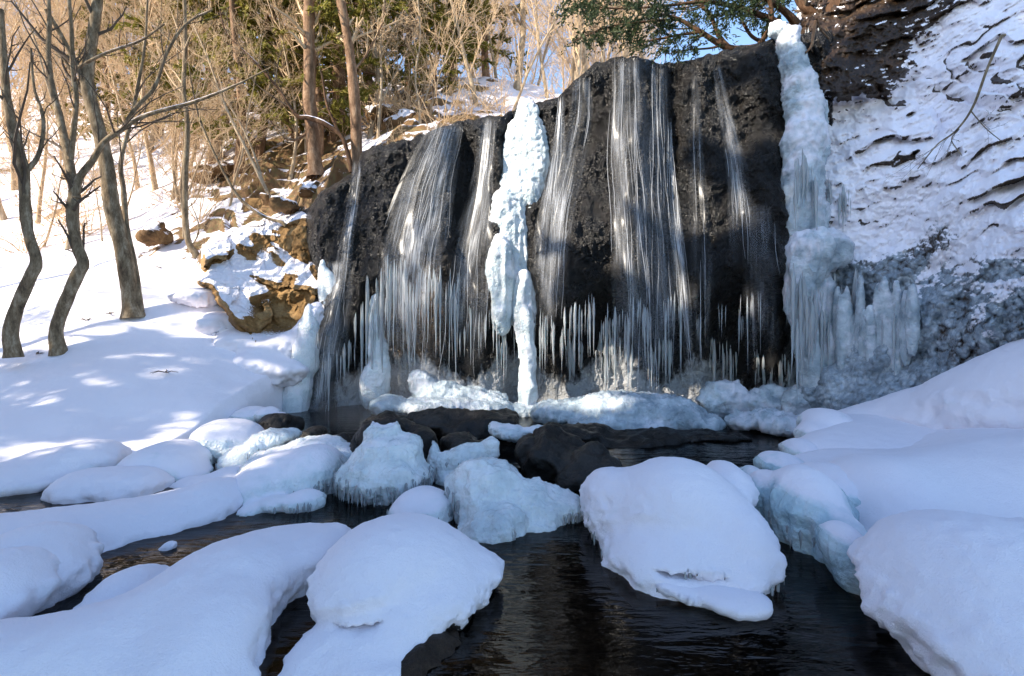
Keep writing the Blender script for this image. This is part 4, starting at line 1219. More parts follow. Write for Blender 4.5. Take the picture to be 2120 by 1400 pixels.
# ------------------------------------------------------------------ falling water
def stream(label, path, dens, off=0.07, strands=40, curve_out=0.10):
    """path rows: (centre px, py, half width px); sheet follows the wall and then falls free"""
    path = np.array(path, float)
    n = 70
    tt = np.linspace(0, 1, n)
    seg = np.r_[0, np.cumsum(np.hypot(np.diff(path[:, 0]), np.diff(path[:, 1])))]; seg /= seg[-1]
    cx = np.interp(tt, seg, path[:, 0]); cy = np.interp(tt, seg, path[:, 1]); hw = np.interp(tt, seg, path[:, 2])
    ker = np.ones(7) / 7
    sm = lambda a: np.convolve(np.pad(a, 3, mode='edge'), ker, 'valid')
    cx, hw = sm(cx), sm(hw)
    cols = 25
    u = np.linspace(-1, 1, cols)
    PXs = cx[:, None] + hw[:, None] * u[None]
    PYs = np.repeat(cy[:, None], cols, 1)
    Ys = wall_depth(PXs, PYs)
    Ys = np.minimum.accumulate(Ys + 0.02 * np.arange(n)[:, None] / n, axis=0)
    for _ in range(3):
        Ys[1:-1] = (Ys[:-2] + Ys[1:-1] * 2 + Ys[2:]) / 4
        Ys[:, 1:-1] = (Ys[:, :-2] + Ys[:, 1:-1] * 2 + Ys[:, 2:]) / 4
    Ys = Ys - off - curve_out * tt[:, None] ** 1.5

    def at(px, py, Y): return np.stack([(px - CX) / FPX * Y, Y, CAM_H - (py - HY) / FPX * Y], -1)
    W = at(PXs, PYs, Ys)
    lenm = np.r_[0, np.cumsum(np.linalg.norm(np.diff(W[:, cols // 2], axis=0), axis=1))]
    uv = np.stack([(u[None] * (hw.mean() + 0.35 * (hw[:, None] - hw.mean())) * 8.6 / FPX) + random.uniform(0, 30) + 0 * lenm[:, None], lenm[:, None] + 0 * u[None]], -1)
    nz = fbm(np.stack([u[None] * 1.6 + 0 * tt[:, None] + 3 * len(bpy.data.objects), tt[:, None] * 3.5 + 0 * u[None], 0 * u[None] * tt[:, None]], -1), 3)
    fall = np.clip(1 - (np.abs(u)[None] + 0.35 * nz) ** 2, 0, 1) * sstep(0, 0.03, tt)[:, None] * sstep(1.0, 0.75, tt)[:, None]
    fall = fall * np.clip(0.95 + 0.9 * nz - 0.25 * tt[:, None], 0.15, 1.3)
    root = thing('waterfall', label, 'waterfall', W[-1, cols // 2], 'streams of falling water')
    mk('veil', W.reshape(-1, 3), grid_faces(n, cols, True), VEIL, root, {'flow': (dens * fall).ravel()}, uv.reshape(-1, 2))
    tb = Tubes()
    for s in range(int(strands * 0.22)):
        a = random.gauss(0, 0.45)
        if abs(a) > 1.05: continue
        i0 = int(n * max(0, random.uniform(-0.15, 0.7))); L = int(n * random.uniform(0.15, 0.55)); i1 = min(n, i0 + L)
        if i1 - i0 < 6: continue
        ii = np.arange(i0, i1)
        aa = a + 0.05 * np.sin(ii * 0.25 + s) + 0.02 * np.cumsum(rng.normal(size=len(ii)) * 0.4)
        yy = np.array([np.interp(np.clip(q, -1, 1), u, Ys[i]) for q, i in zip(aa, ii)]) - 0.015
        pts = at(cx[ii] + hw[ii] * aa, cy[ii], yy)
        rr = random.uniform(0.0012, 0.0030) * np.sin(np.linspace(0.15, math.pi - 0.15, len(ii))) ** 0.6
        tb.add(pts, rr, 4)
    if tb.V:
        so = tb.build('strands', STRAND, root); so['kind'] = 'stuff'
    return root


stream('broad sunlit water veil fanning out on the wall nearest the outcrop', [(925, 254, 40), (910, 300, 48), (885, 380, 60), (862, 470, 72), (850, 560, 80), (850, 660, 75), (850, 780, 70)], 0.95, strands=120)
stream('narrow fall dropping beside the broad veil towards the ice column', [(1012, 243, 18), (1004, 330, 20), (992, 430, 30), (972, 520, 46), (965, 620, 50), (965, 780, 44)], 0.7, strands=60)
stream('thin trickle down the wall corner by the outcrop', [(742, 330, 10), (735, 400, 14), (722, 480, 16), (712, 560, 22), (690, 680, 34), (668, 840, 40)], 0.55, strands=30)
stream('thin broken trickle just past the top of the ice column', [(1163, 200, 8), (1158, 280, 12), (1150, 360, 24), (1140, 450, 30), (1132, 560, 34), (1128, 700, 36)], 0.65, strands=50)
stream('slanting double trickle between the broken trickle and the tallest fall', [(1206, 160, 22), (1205, 240, 26), (1188, 330, 26), (1165, 430, 28), (1152, 540, 24), (1148, 660, 24)], 0.6, strands=60)
stream('tallest broad fall pouring over the highest lip of the wall', [(1300, 119, 36), (1302, 200, 40), (1304, 320, 46), (1315, 450, 56), (1325, 600, 58), (1330, 760, 60), (1332, 960, 52)], 0.75, strands=140)
stream('ragged curtain along the side of the tallest fall', [(1362, 130, 24), (1364, 250, 26), (1370, 400, 36), (1380, 560, 44), (1385, 780, 44)], 0.45, strands=60)
stream('long single white thread between the tallest fall and the dark panel', [(1386, 245, 5), (1388, 330, 8), (1394, 430, 14), (1408, 540, 15), (1420, 660, 14), (1430, 800, 9)], 1.0, strands=60)
stream('short bright spout at the top of the shaded panel', [(1482, 134, 9), (1492, 190, 14), (1508, 260, 18), (1522, 330, 22), (1532, 420, 28), (1540, 560, 30)], 0.55, strands=40)
stream('faint spray threads on the shaded panel by the ice pillar', [(1440, 150, 10), (1442, 300, 16), (1450, 500, 24), (1456, 760, 30)], 0.3, strands=24)
stream('faint drips over the shaded undercut', [(1570, 420, 30), (1575, 560, 40), (1580, 780, 46)], 0.22, strands=16)
stream('misty veil at the wall corner falling to the pool', [(700, 540, 26), (690, 640, 36), (670, 760, 46), (655, 890, 52)], 0.6, strands=50)


# ------------------------------------------------------------------ trees
def perp(d):
    a = np.cross(d, [0.3, 0.5, 0.81]); return a / np.linalg.norm(a)


def grow(tb, pts, rad, depth, nkids, lenf, spread, up, tmin=0.3, nside=4, wander=0.16, tw=0.0035):
    """side branches off a limb, down to twigs"""
    if depth == 0: return
    total = np.linalg.norm(np.diff(pts, axis=0), axis=1).sum()
    for _ in range(nkids):
        t = random.uniform(tmin, 0.98)
        i = min(int(t * (len(pts) - 1)), len(pts) - 2)
        p = pts[i] + (pts[i + 1] - pts[i]) * random.random()
        d = pts[i + 1] - pts[i]; d /= np.linalg.norm(d)
        a = random.uniform(0, 2 * math.pi)
        e1 = perp(d); e2 = np.cross(d, e1)
        side = math.cos(a) * e1 + math.sin(a) * e2
        s = random.uniform(*spread)
        dd = d * math.cos(s) + side * math.sin(s)
        L = total * random.uniform(*lenf) * (1.1 - 0.6 * t)
        n = 5 if depth > 1 else 4
        q = [p]
        for k in range(n):
            dd = dd + rng.normal(size=3) * wander + np.array([0, 0, up])
            dd /= np.linalg.norm(dd)
            q.append(q[-1] + dd * L / n)
        q = np.array(q)
        r0 = min(rad[i] * 0.7, max(0.42 * rad[i], tw))
        rr = np.linspace(r0, max(r0 * 0.35, tw * 0.6), n + 1)
        tb.add(q, rr, nside if depth > 1 else 3)
        grow(tb, q, rr, depth - 1, max(2, int(nkids * 0.75)), lenf, spread, up, 0.15, nside, wander, tw)


def bare_tree_meshes(seed, H, r, lean=0.1, limbs=13, fork=True, depth=3):
    random.seed(seed)
    tr, br = Tubes(), Tubes()
    n = 14
    pts = [np.zeros(3) - np.array([0, 0, 0.5])]
    d = np.array([random.uniform(-lean, lean), random.uniform(-lean, lean), 1.0])
    for k in range(n):
        d = d + np.array([random.gauss(0, .06), random.gauss(0, .06), 0.03]); d /= np.linalg.norm(d)
        pts.append(pts[-1] + d * H / n)
    pts = np.array(pts); rad = np.linspace(r, r * 0.12, n + 1); rad[0] *= 1.5; rad[1] *= 1.15
    tr.add(pts, rad, 8)
    grow(br, pts, rad, depth, limbs, (0.24, 0.55), (0.4, 0.95), 0.05, 0.18, tw=0.0065)
    return tr.arrays(), br.arrays()


def mesh_data(name, VF, mat, **k):
    o = mk(name, VF[0], VF[1], mat, **k)
    me = o.data
    bpy.data.objects.remove(o)
    return me


BT = []
for sdd, (H, r, lean, limbs) in enumerate([(8, .065, .15, 15), (9.5, .085, .2, 16), (7, .05, .25, 15), (10, .10, .12, 15), (6, .04, .35, 14), (8.5, .06, .25, 16), (7.5, .055, .2, 15)]):
    t_, b_ = bare_tree_meshes(100 + sdd, H, r, lean, limbs)
    BT.append((mesh_data('trunk', t_, BARK_TAN), mesh_data('branches', b_, TWIG_TAN)))


def leaf_quads(cs, ds, L, W):
    """narrow leaf-sized faces: centre, direction, length, width"""
    n = len(cs)
    ds = ds / np.maximum(np.linalg.norm(ds, axis=1, keepdims=True), 1e-9)
    sd = np.cross(ds, rng.normal(size=(n, 3))); sd /= np.maximum(np.linalg.norm(sd, axis=1, keepdims=True), 1e-9)
    L = L[:, None]; W = W[:, None]
    V = np.stack([cs - ds * L * .5, cs + sd * W * .5, cs + ds * L * .5, cs - sd * W * .5], 1).reshape(-1, 3)
    return V, np.arange(n * 4).reshape(n, 4)


def evergreen_meshes(seed, H, R, r, nb, leaves, L=0.12, W=0.035, start=0.25, droop=-0.12, sprays=16):
    random.seed(seed)
    tr, br = Tubes(), Tubes()
    n = 12
    pts = np.array([[0.15 * math.sin(k * .5 + seed), 0.1 * math.cos(k * .7 + seed), -0.5 + (H + .5) * k / n] for k in range(n + 1)])
    rad = np.linspace(r, r * .15, n + 1); rad[0] *= 1.5
    tr.add(pts, rad, 9)
    cs, ds = [], []
    for k in range(nb):
        t = start + (1 - start) * ((k + random.random()) / nb)
        z = t * H
        a = random.uniform(0, 6.283)
        Rb = R * (1.05 - t) ** 0.7 * random.uniform(.6, 1.1)
        d = np.array([math.cos(a), math.sin(a), 0.15])
        base = np.array([np.interp(z, pts[:, 2], pts[:, 0]), np.interp(z, pts[:, 2], pts[:, 1]), z])
        q = [base]
        for s in range(5):
            d = d + np.array([random.gauss(0, .12), random.gauss(0, .12), droop + 0.05 * s]); d /= np.linalg.norm(d)
            q.append(q[-1] + d * Rb / 5)
        q = np.array(q)
        br.add(q, np.linspace(r * .25 * (1.1 - t), 0.008, 6), 4)
        for s in range(sprays):
            u = random.uniform(.25, 1.0)
            c = q[min(int(u * 5), 4)] + (q[min(int(u * 5) + 1, 5)] - q[min(int(u * 5), 4)]) * random.random()
            sd = rng.normal(size=3) * np.array([1, 1, .5]) + d * 0.8; sd /= np.linalg.norm(sd)
            ln = Rb * random.uniform(.18, .4)
            m = leaves
            tt = rng.random(m)
            cc = c + np.outer(tt, sd * ln) + rng.normal(size=(m, 3)) * 0.05 * ln + np.outer(tt ** 2, [0, 0, -0.25 * ln])
            cs.append(cc); ds.append(sd + rng.normal(size=(m, 3)) * .55 + np.array([0, 0, -.25]))
    cs = np.concatenate(cs); ds = np.concatenate(ds)
    VF = leaf_quads(cs, ds, L * rng.uniform(.6, 1.4, len(cs)), W * rng.uniform(.6, 1.4, len(cs)))
    return tr.arrays(), br.arrays(), VF


EG = []
for sdd, (H, R, r, nb) in enumerate([(9, 2.3, .16, 42), (7.5, 2.0, .13, 38), (10.5, 2.5, .2, 44)]):
    a_, b_, c_ = evergreen_meshes(300 + sdd, H, R, r, nb, 30, 0.19, 0.055, 0.14)
    EG.append((mesh_data('trunk', a_, BARK_RED), mesh_data('branches', b_, BARK_RED), mesh_data('crown', c_, LEAF_GOLD, smooth=False)))


def put(meshes, names, x, y, label, cat, group, nm, s=1.0, rz=None, z=None, tilt=0.0):
    z = float(hz(x, y)) if z is None else z
    root = thing(nm, label, cat, (x, y, z), group)
    for me, n_ in zip(meshes, names):
        child(n_, me, root, 'stuff' if n_ in ('branches', 'crown', 'stems') else None)
    root.scale = (s, s, s)
    root.rotation_euler = (random.uniform(-tilt, tilt), random.uniform(-tilt, tilt), random.uniform(0, 6.28) if rz is None else rz)
    return root


random.seed(21)
spots = []
def free(x, y, dmin):
    return all((x - a) ** 2 + (y - b) ** 2 > dmin * dmin for a, b in spots)
tries = 0
while len(spots) < 145 and tries < 12000:
    tries += 1
    Y = random.uniform(12.0, 30)
    px = random.uniform(-120, 1330)
    x = (px - CX) / FPX * Y
    if Y < 15 and 380 < px < 760: continue
    if px > 1180 and Y < 13: continue
    if Y < 13.5 and px < 300: continue
    if not free(x, Y, 0.6): continue
    spots.append((x, Y))
for x, y in spots:
    far = y > 19
    put(random.choice(BT), ('trunk', 'branches'), x, y, 'bare tan tree among the sunlit forest on the hillside', 'tree', 'bare trees of the hillside forest', 'bare_tree', random.uniform(.75, 1.15), tilt=0.08)

EL = ['olive green evergreen on the slope behind the arching sapling', 'olive green evergreen just behind the ivy grown trunk', 'olive green evergreen behind the straight red brown trunk', 'shorter olive green evergreen over the reddish rock knoll', 'low spreading evergreen bush just above the black wall top',
      'higher evergreen on the ridge behind the ivy grown trunk', 'evergreen behind the crooked forked tree on the far slope', 'evergreen behind the thick grey trunk on the far slope', 'evergreen on the ridge above the reddish rock knoll', 'young olive evergreen by the leaning tan trunk', 'olive evergreen beside the pale sunlit trunk', 'young olive evergreen between the two red brown trunks', 'small olive evergreen above the lip near the ice column', 'small olive evergreen far behind the ice column top']
random.seed(61)
for k in range(20):
    Y = random.uniform(10.6, 14.5); px = random.choice([random.uniform(-80, 480), random.uniform(-80, 480), random.uniform(600, 960)])
    if px > 560 and Y < 12.3: Y += 2
    x = (px - CX) / FPX * Y
    put(BT[k % 7], ('trunk', 'branches'), x, Y, 'slender young bare tree on the snow slope behind the crooked trees', 'tree', 'slender bare saplings on the slope', 'bare_tree', random.uniform(.4, .65), tilt=0.25)
for k, (px, Y, s, i) in enumerate([(440, 14.5, .95, 0), (545, 13.6, 1.0, 1), (690, 13.4, 1.0, 2), (850, 14.2, .85, 1), (900, 13.4, .35, 0), (600, 15.2, 1.0, 0), (215, 17, .8, 1), (330, 18, .9, 2), (770, 15, .9, 0), (490, 12.8, .7, 2), (400, 15.5, .8, 1), (655, 12.6, .75, 0), (940, 14.6, .6, 1), (1010, 17, .7, 2)]):
    x = (px - CX) / FPX * Y
    put(EG[i], ('trunk', 'branches', 'crown'), x, Y, EL[k], 'tree', 'evergreens among the bare trees', 'evergreen_tree', s)

# shade-giving evergreens and bare trees beyond the picture edge, on the bank beside the camera
random.seed(5)
EGD = []
for sdd in range(2):
    a_, b_, c_ = evergreen_meshes(400 + sdd, 17, 3.6, .3, 70, 9, .55, .28, .08, -0.08, 20)
    EGD.append((mesh_data('trunk', a_, BARK_DARK), mesh_data('branches', b_, BARK_DARK), mesh_data('crown', c_, LEAF_DARK, smooth=False)))
for k, (x, y) in enumerate([(-9.5, -1.2), (-10.2, -4.0), (-9.6, -6.8), (-10.5, -9.8), (-12.6, -2.8), (-13.2, -6.2), (-13, -9.5), (-9.8, -12.8), (-13.5, -13.2), (-16, -5), (-16, -9)]):
    put(EGD[k % 2], ('trunk', 'branches', 'crown'), x, y, 'dense dark evergreen on the bank beside the viewer', 'tree', 'dense evergreens shading the stream', 'evergreen_tree', random.uniform(.95, 1.1))
for k, (x, y) in enumerate([(-14.5, -6.5), (-15.5, -8.5), (-14.8, -11)]):
    put(EGD[k % 2], ('trunk', 'branches', 'crown'), x, y, 'tallest dense evergreen on the bank beside the viewer', 'tree', 'tallest evergreens shading the cliff', 'evergreen_tree', 1.0).scale = (.85, .85, 1.35)
for k, (x, y, sc_) in enumerate([(-12.6, 2.0, .32), (-14, 3.4, .38), (-15.5, 1.4, .42)]):
    put(EGD[k % 2], ('trunk', 'branches', 'crown'), x, y, 'young evergreen on the bank beside the viewer', 'tree', 'young evergreens shading the bank', 'evergreen_tree', sc_)
for k, (x, y) in enumerate([(-11, 1.0), (-12.5, 2.2), (-10.5, 3.2), (-13.5, 4.5), (-11.5, 5.6), (-14, 7.5), (-15.5, 2.5)]):
    put(BT[k % 7], ('trunk', 'branches'), x, y, 'bare tree on the snowy bank beside the viewer', 'tree', 'bare trees on the near bank', 'bare_tree', random.uniform(.9, 1.2))


# trees of the bank, each traced limb by limb
def traced_tree(label, limbs, Y, mat=BARK_NEAR, tw=TWIG_DARK, kids=6, snow=True, name='crooked_tree', cat='tree', dY=0.0, depth=3, lenf=(.2, .5)):
    """limbs: list of (px, py, width px) rows; the first limb is the trunk"""
    base = P(limbs[0][0][0], limbs[0][0][1], Y)
    root = thing(name, label, cat, base)
    tb = Tubes(); sb = Tubes(); has = False
    for li, L in enumerate(limbs):
        L = np.array(L, float)
        ctrl = np.array([P(a, b, Y + dY * j / len(L) + (0 if li == 0 else 0.12 * math.sin(li * 2.1) * j)) for j, (a, b, w) in enumerate(L)])
        n = max(14, 5 * len(L))
        pts = smooth_path(ctrl, n)
        w = np.interp(np.linspace(0, 1, n), np.linspace(0, 1, len(L)), L[:, 2]) * Y / FPX * .5
        w = w * (0.88 + 0.09 * vnoise(pts * 7))
        if li == 0:
            pts[0] = pts[0] + np.array([0, 0, -0.06]); w[0] *= 1.12
        t1 = Tubes(); t1.add(pts, w, 10 if li == 0 else 7)
        t1.build('trunk' if li == 0 else 'limb', mat, root)
        grow(tb, pts, w, depth, kids, lenf, (.35, .9), .04, .5 if li == 0 else .25, 4, .16, .0028 * Y / 8)
        if snow:
            T = np.gradient(pts, axis=0); T /= np.linalg.norm(T, axis=1, keepdims=True)
            flat = np.abs(T[:, 2]) < 0.75
            m = flat & (w > 0.008)
            if m.sum() > 4:
                i0 = np.nonzero(m)[0]; 
                seg = np.split(i0, np.nonzero(np.diff(i0) > 1)[0] + 1)
                for s_ in seg:
                    if len(s_) > 4:
                        sb.add(pts[s_] + np.array([0, 0, 1]) * w[s_][:, None] * .75, w[s_] * .62 * np.sin(np.linspace(.1, 3.04, len(s_))) ** .5, 6); has = True
    if tb.V:
        o = tb.build('twigs', tw, root); o['kind'] = 'stuff'
    if has:
        V, F = sb.arrays()
        mk('snow', V, F, SNOW, root, {'ice': np.zeros(len(V))})
    return root


random.seed(77)
traced_tree('crooked forked tree with one long branch reaching over the snow bank',
            [[(122, 728, 34), (116, 690, 28), (128, 645, 28), (160, 570, 27), (172, 545, 26), (160, 510, 24), (150, 450, 24), (155, 385, 23)],
             [(157, 415, 24), (150, 375, 22), (140, 320, 18), (125, 250, 17), (108, 180, 14), (100, 120, 12), (102, 40, 10), (98, -40, 8)],
             [(146, 330, 13), (152, 270, 12), (158, 210, 10), (150, 140, 10), (148, 60, 8), (140, -30, 6)],
             [(157, 400, 18), (166, 366, 16), (190, 335, 14), (215, 295, 13), (250, 270, 12), (300, 240, 9), (400, 212, 7), (480, 180, 5), (560, 140, 3)],
             [(250, 272, 9), (280, 225, 9), (320, 180, 9), (345, 110, 8), (385, 50, 6), (440, 20, 4)],
             [(160, 140, 7), (220, 110, 6), (290, 85, 5), (340, 50, 4)]], 7.8)
traced_tree('thick grey trunk with a slender second stem at its foot',
            [[(276, 652, 48), (268, 600, 36), (255, 520, 36), (232, 430, 34), (222, 350, 32), (205, 270, 28), (182, 180, 27), (188, 100, 24), (200, 20, 22), (205, -60, 20)],
             [(290, 645, 18), (280, 560, 14), (262, 470, 13), (255, 390, 12), (250, 335, 10), (268, 260, 9), (285, 180, 8), (300, 90, 6), (305, 0, 5)],
             [(185, 200, 14), (160, 140, 12), (130, 80, 10), (95, 20, 8)],
             [(215, 300, 8), (190, 240, 7), (170, 190, 7), (130, 120, 6), (60, 60, 4)]], 8.8)
traced_tree('slim straight grey stem on the bank near the outcrop',
            [[(408, 530, 16), (390, 500, 13), (384, 440, 12), (384, 360, 12), (388, 260, 11), (380, 180, 10), (384, 100, 9), (382, 0, 8), (380, -60, 7)],
             [(386, 470, 5), (398, 505, 4), (412, 470, 3), (395, 420, 2)]], 10.3, BARK_NEAR, TWIG_TAN, 8)
traced_tree('bent tree cut by the picture edge',
            [[(28, 732, 36), (22, 690, 30), (34, 640, 28), (62, 575, 26), (75, 540, 24), (58, 480, 22), (52, 420, 22), (48, 350, 24), (30, 280, 22), (14, 200, 18), (8, 120, 14), (2, 20, 10)],
             [(50, 360, 12), (80, 320, 10), (90, 250, 8), (70, 180, 7), (64, 100, 5)]], 7.4)
traced_tree('arching sapling bowed over the snowy ledges',
            [[(592, 462, 8), (545, 448, 7), (500, 415, 7), (470, 370, 6), (440, 310, 5), (415, 250, 4), (400, 190, 3), (390, 130, 2)]], 10.4, BARK_NEAR, TWIG_TAN, 9)
traced_tree('straight red brown trunk at the corner of the wall top',
            [[(738, 352, 30), (738, 300, 26), (735, 220, 25), (728, 140, 23), (718, 70, 21), (705, 0, 20), (695, -70, 18)],
             [(730, 150, 6), (760, 110, 5), (790, 50, 4), (800, -10, 3)]], 11.3, BARK_RED, TWIG_TAN, 9, False)
traced_tree('ivy grown trunk with flaring roots above the ochre ledge',
            [[(655, 362, 40), (650, 320, 30), (646, 260, 30), (640, 200, 30), (642, 130, 28), (640, 60, 26), (640, -50, 24)],
             [(655, 340, 9), (680, 360, 6), (700, 372, 4)], [(645, 270, 8), (610, 290, 6), (585, 282, 4), (560, 250, 3)]], 11.4, BARK_RED, TWIG_TAN, 9, False)
traced_tree('dark snaking tree leaning out beside the wall corner',
            [[(728, 352, 12), (718, 310, 10), (705, 280, 10), (675, 258, 11), (640, 245, 11), (615, 240, 9), (590, 205, 7), (565, 170, 6), (520, 120, 5), (470, 70, 4), (455, 20, 3)],
             [(712, 295, 7), (690, 250, 6), (675, 210, 6), (665, 150, 5), (645, 110, 4), (640, 40, 3)]], 11.1, BARK_DARK, TWIG_DARK, 8)
traced_tree('leaning tan trunk behind the ivy grown one',
            [[(625, 300, 24), (605, 270, 20), (590, 230, 18), (580, 180, 16), (575, 100, 14), (560, 0, 12)]], 13.6, BARK_RED, TWIG_TAN, 9, False)
traced_tree('pale sunlit trunk rising on the far snow',
            [[(448, 322, 18), (449, 270, 16), (446, 200, 14), (440, 100, 12), (436, 0, 10)]], 14.0, BARK_TAN, TWIG_TAN, 9, False)
traced_tree('slender pair of stems slanting up from the ledges',
            [[(566, 425, 9), (540, 370, 8), (510, 310, 7), (480, 250, 6), (455, 190, 5), (430, 120, 4), (400, 50, 3)],
             [(545, 380, 6), (530, 330, 5), (500, 260, 4), (470, 210, 3), (450, 150, 3)]], 11.0, BARK_TAN, TWIG_TAN, 8)
traced_tree('thin bare branch hanging across the snowy cliff',
            [[(2080, 60, 7), (2045, 140, 6), (2015, 220, 5), (1980, 270, 4), (1940, 300, 3), (1900, 350, 2)],
             [(2010, 230, 3), (2040, 265, 2), (2070, 290, 2)], [(1985, 268, 3), (1970, 290, 2), (1990, 320, 2)]], 4.9, BARK_NEAR, TWIG_DARK, 5, False, 'hanging_branch', 'branch')
traced_tree('young saplings crowding behind the wall top',
            [[(870, 275, 7), (868, 220, 6), (860, 160, 5), (870, 80, 4), (865, 0, 3)], [(868, 240, 5), (885, 190, 4), (900, 120, 3), (915, 40, 2)]], 12.0, BARK_TAN, TWIG_TAN, 10, False, 'sapling')
traced_tree('thin sapling with upright shoots by the red brown trunk',
            [[(782, 300, 8), (785, 240, 7), (790, 170, 6), (788, 90, 5), (795, 0, 4)], [(786, 220, 5), (805, 180, 4), (830, 130, 3), (860, 70, 2)]], 12.0, BARK_TAN, TWIG_TAN, 10, False, 'sapling')

# cedar on the brow of the cliff: gnarled limbs and hanging sprays
random.seed(9)
ced = traced_tree('gnarled cedar hanging its dark boughs over the wall top',
                  [[(1720, 20, 60), (1690, 50, 40), (1640, 78, 30), (1580, 98, 22), (1520, 102, 16), (1485, 88, 13), (1450, 66, 11), (1405, 40, 8), (1370, 30, 5)],
                   [(1510, 100, 12), (1486, 70, 10), (1470, 30, 9), (1440, 0, 8), (1420, -40, 7)],
                   [(1570, 96, 14), (1592, 60, 12), (1598, 30, 11), (1590, -20, 10)],
                   [(1640, 60, 16), (1580, 34, 14), (1520, 14, 12), (1460, 4, 9), (1380, 12, 6), (1290, 18, 4), (1200, 12, 2)],
                   [(1450, 66, 7), (1400, 74, 6), (1350, 84, 4), (1310, 92, 2)],
                   [(1405, 40, 6), (1330, 46, 5), (1260, 56, 4), (1190, 84, 2)],
                   [(1500, 92, 6), (1470, 100, 5), (1420, 104, 3), (1380, 112, 2)],
                   [(1620, 66, 12), (1600, 92, 10), (1560, 78, 8), (1540, 50, 7), (1530, 20, 5)], [(1650, 50, 20), (1620, 20, 14), (1570, -10, 10), (1500, -30, 7)], [(1690, 30, 26), (1660, 10, 18), (1640, -30, 14)]], 8.9, BARK_DARK, TWIG_DARK, 6, False, 'cedar_tree', 'tree')
cs, ds = [], []
for (x0, y0, x1, y1, n_, sp) in [(1190, 80, 1330, 50, 46, 20), (1200, 10, 1400, 16, 70, 20), (1300, 90, 1420, 72, 34, 18), (1240, 44, 1400, 40, 50, 22), (1440, -10, 1660, 0, 90, 22), (1500, 30, 1620, 40, 26, 16), (1370, 108, 1450, 98, 16, 10), (1430, 30, 1570, 14, 30, 16), (1170, 20, 1240, -10, 24, 20), (1250, -20, 1500, -30, 60, 24), (1440, 70, 1500, 60, 10, 14)]:
    for k in range(n_):
        u = random.random()
        c = P(x0 + (x1 - x0) * u, y0 + (y1 - y0) * u + random.gauss(0, sp * .5), 8.9 + random.gauss(0, .35))
        sd = np.array([random.gauss(-.35, .6), random.gauss(0, .6), random.gauss(-.55, .4)]); sd /= np.linalg.norm(sd)
        ln = random.uniform(.15, .42)
        m = 34
        tt = rng.random(m)
        fan = rng.normal(size=(m, 3)) * .045 * tt[:, None]
        cs.append(c + np.outer(tt, sd * ln) + fan); ds.append(sd + rng.normal(size=(m, 3)) * .5)
cs = np.concatenate(cs); ds = np.concatenate(ds)
v_, f_ = leaf_quads(cs, ds, .07 * rng.uniform(.6, 1.4, len(cs)), .022 * rng.uniform(.6, 1.4, len(cs)))
mk('needle_sprays', v_, f_, LEAF_DARK, ced, smooth=False)['kind'] = 'stuff'

# roots dangling from the brow
traced_tree('tangled brown roots dangling under the cliff brow', [[(1690, 40, 9), (1684, 70, 7), (1680, 95, 6), (1668, 110, 4)], [(1690, 40, 7), (1700, 62, 5), (1716, 80, 3)]], 7.85, BARK_RED, TWIG_DARK, 4, False, 'tree_root', 'root', 0, 1)

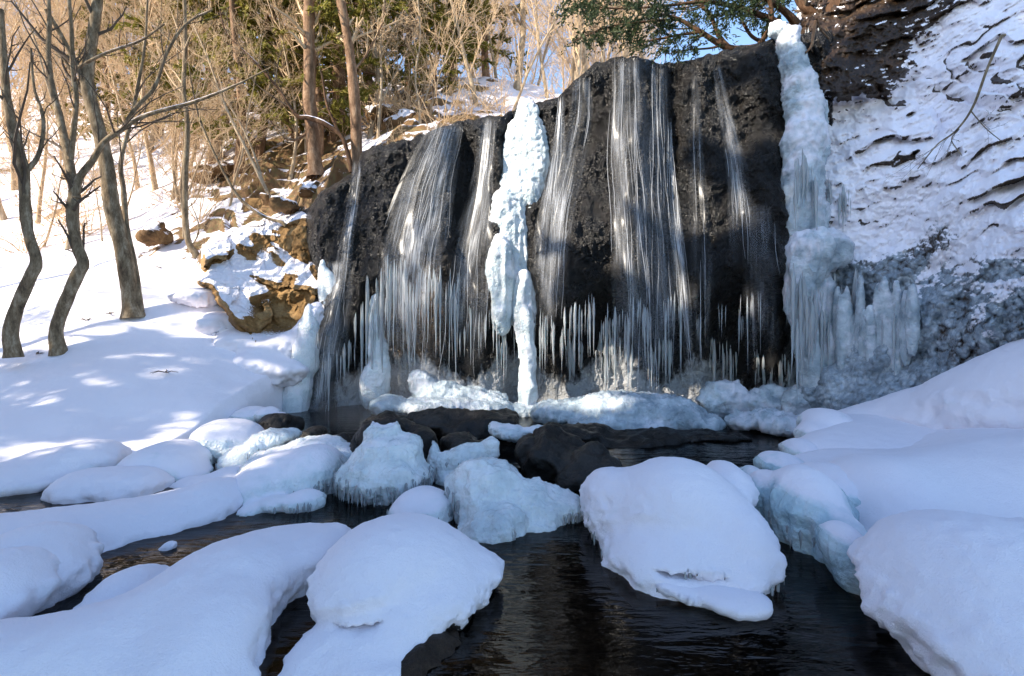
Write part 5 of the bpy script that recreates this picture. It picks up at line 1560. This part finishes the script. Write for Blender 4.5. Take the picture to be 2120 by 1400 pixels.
# low bare bushes on the bank
SH = []
for sdd in range(3):
    random.seed(500 + sdd)
    tb = Tubes()
    for k in range(12):
        d = np.array([random.gauss(0, .7), random.gauss(0, .7), 1.0]); d /= np.linalg.norm(d)
        q = [np.array([random.gauss(0, .12), random.gauss(0, .12), -.1])]
        L = random.uniform(.6, 1.5)
        for s in range(6):
            d = d + rng.normal(size=3) * .14 + np.array([0, 0, -.06]); d /= np.linalg.norm(d); q.append(q[-1] + d * L / 6)
        q = np.array(q); rr = np.linspace(.012, .004, 7)
        tb.add(q, rr, 4); grow(tb, q, rr, 2, 5, (.2, .5), (.4, .9), .02)
    SH.append(mesh_data('stems', tb.arrays(), TWIG_TAN))
random.seed(31)
for k in range(44):
    Y = random.uniform(10.8, 15.5); px = random.uniform(-60, 1000)
    if k >= 26: px = random.uniform(830, 1190); Y = random.uniform(11.2, 13)
    if px > 660 and Y < 12 and k < 26: Y += 2
    x = (px - CX) / FPX * Y
    put([SH[k % 3]], ['stems'], x, Y, 'leafless tan bush sticking out of the hillside snow', 'bush', 'leafless bushes on the hillside', 'bare_bush', random.uniform(.6, 1.2))


random.seed(91)
for (px, py, lab) in [(178, 668, 'bit of dark twig lying on snow between the two near trunks'), (226, 655, 'forked bit of twig lying on snow by the thick grey trunk'), (75, 726, 'short twig lying on snow by the crooked tree foot'),
                      (345, 740, 'tiny dark twig on the open snow bank'), (330, 560, 'thin twig on the snow uphill of the thick trunk')]:
    Yt = float(np.interp(py, [560, 655, 668, 726, 740], [9.9, 8.75, 8.6, 7.75, 7.5]))
    x = (px - CX) / FPX * Yt
    z = float(ground_rel(np.array([x]), np.array([Yt]))[0][0])
    tb = Tubes()
    for k in range(5):
        a = random.uniform(0, 6.28); L = random.uniform(.08, .22)
        q = np.array([[0, 0, .015], [math.cos(a) * L * .5, math.sin(a) * L * .5, .03 + .02 * random.random()], [math.cos(a + .3) * L, math.sin(a + .3) * L, .02]])
        tb.add(q, [.007, .006, .003], 4)
    rt = thing('fallen_twig', lab, 'twig', (x, Yt, z + .01))
    child('sticks', mesh_data('sticks', tb.arrays(), TWIG_DARK), rt)

# fine spray hanging at the foot of the fall
mm, nt, b, out = newmat('spray_mist')
nt.nodes.remove(b)
vol = N(nt, 'ShaderNodeVolumePrincipled')
vol.inputs['Color'].default_value = (0.95, 0.96, 1, 1)
vol.inputs['Density'].default_value = 0.08
nt.links.new(vol.outputs[0], out.inputs['Volume'])
for spec in ([(830, 860, 190, 110, 7.6, .8)],):
    Vm, Fm = blob(ell_list(spec), .12, .1, zmin=-.3)
    mo = mk('spray_mist', Vm, Fm, mm)
    tag(mo, 'pale mist of spray drifting at the foot of the fall', 'mist', None, 'stuff')
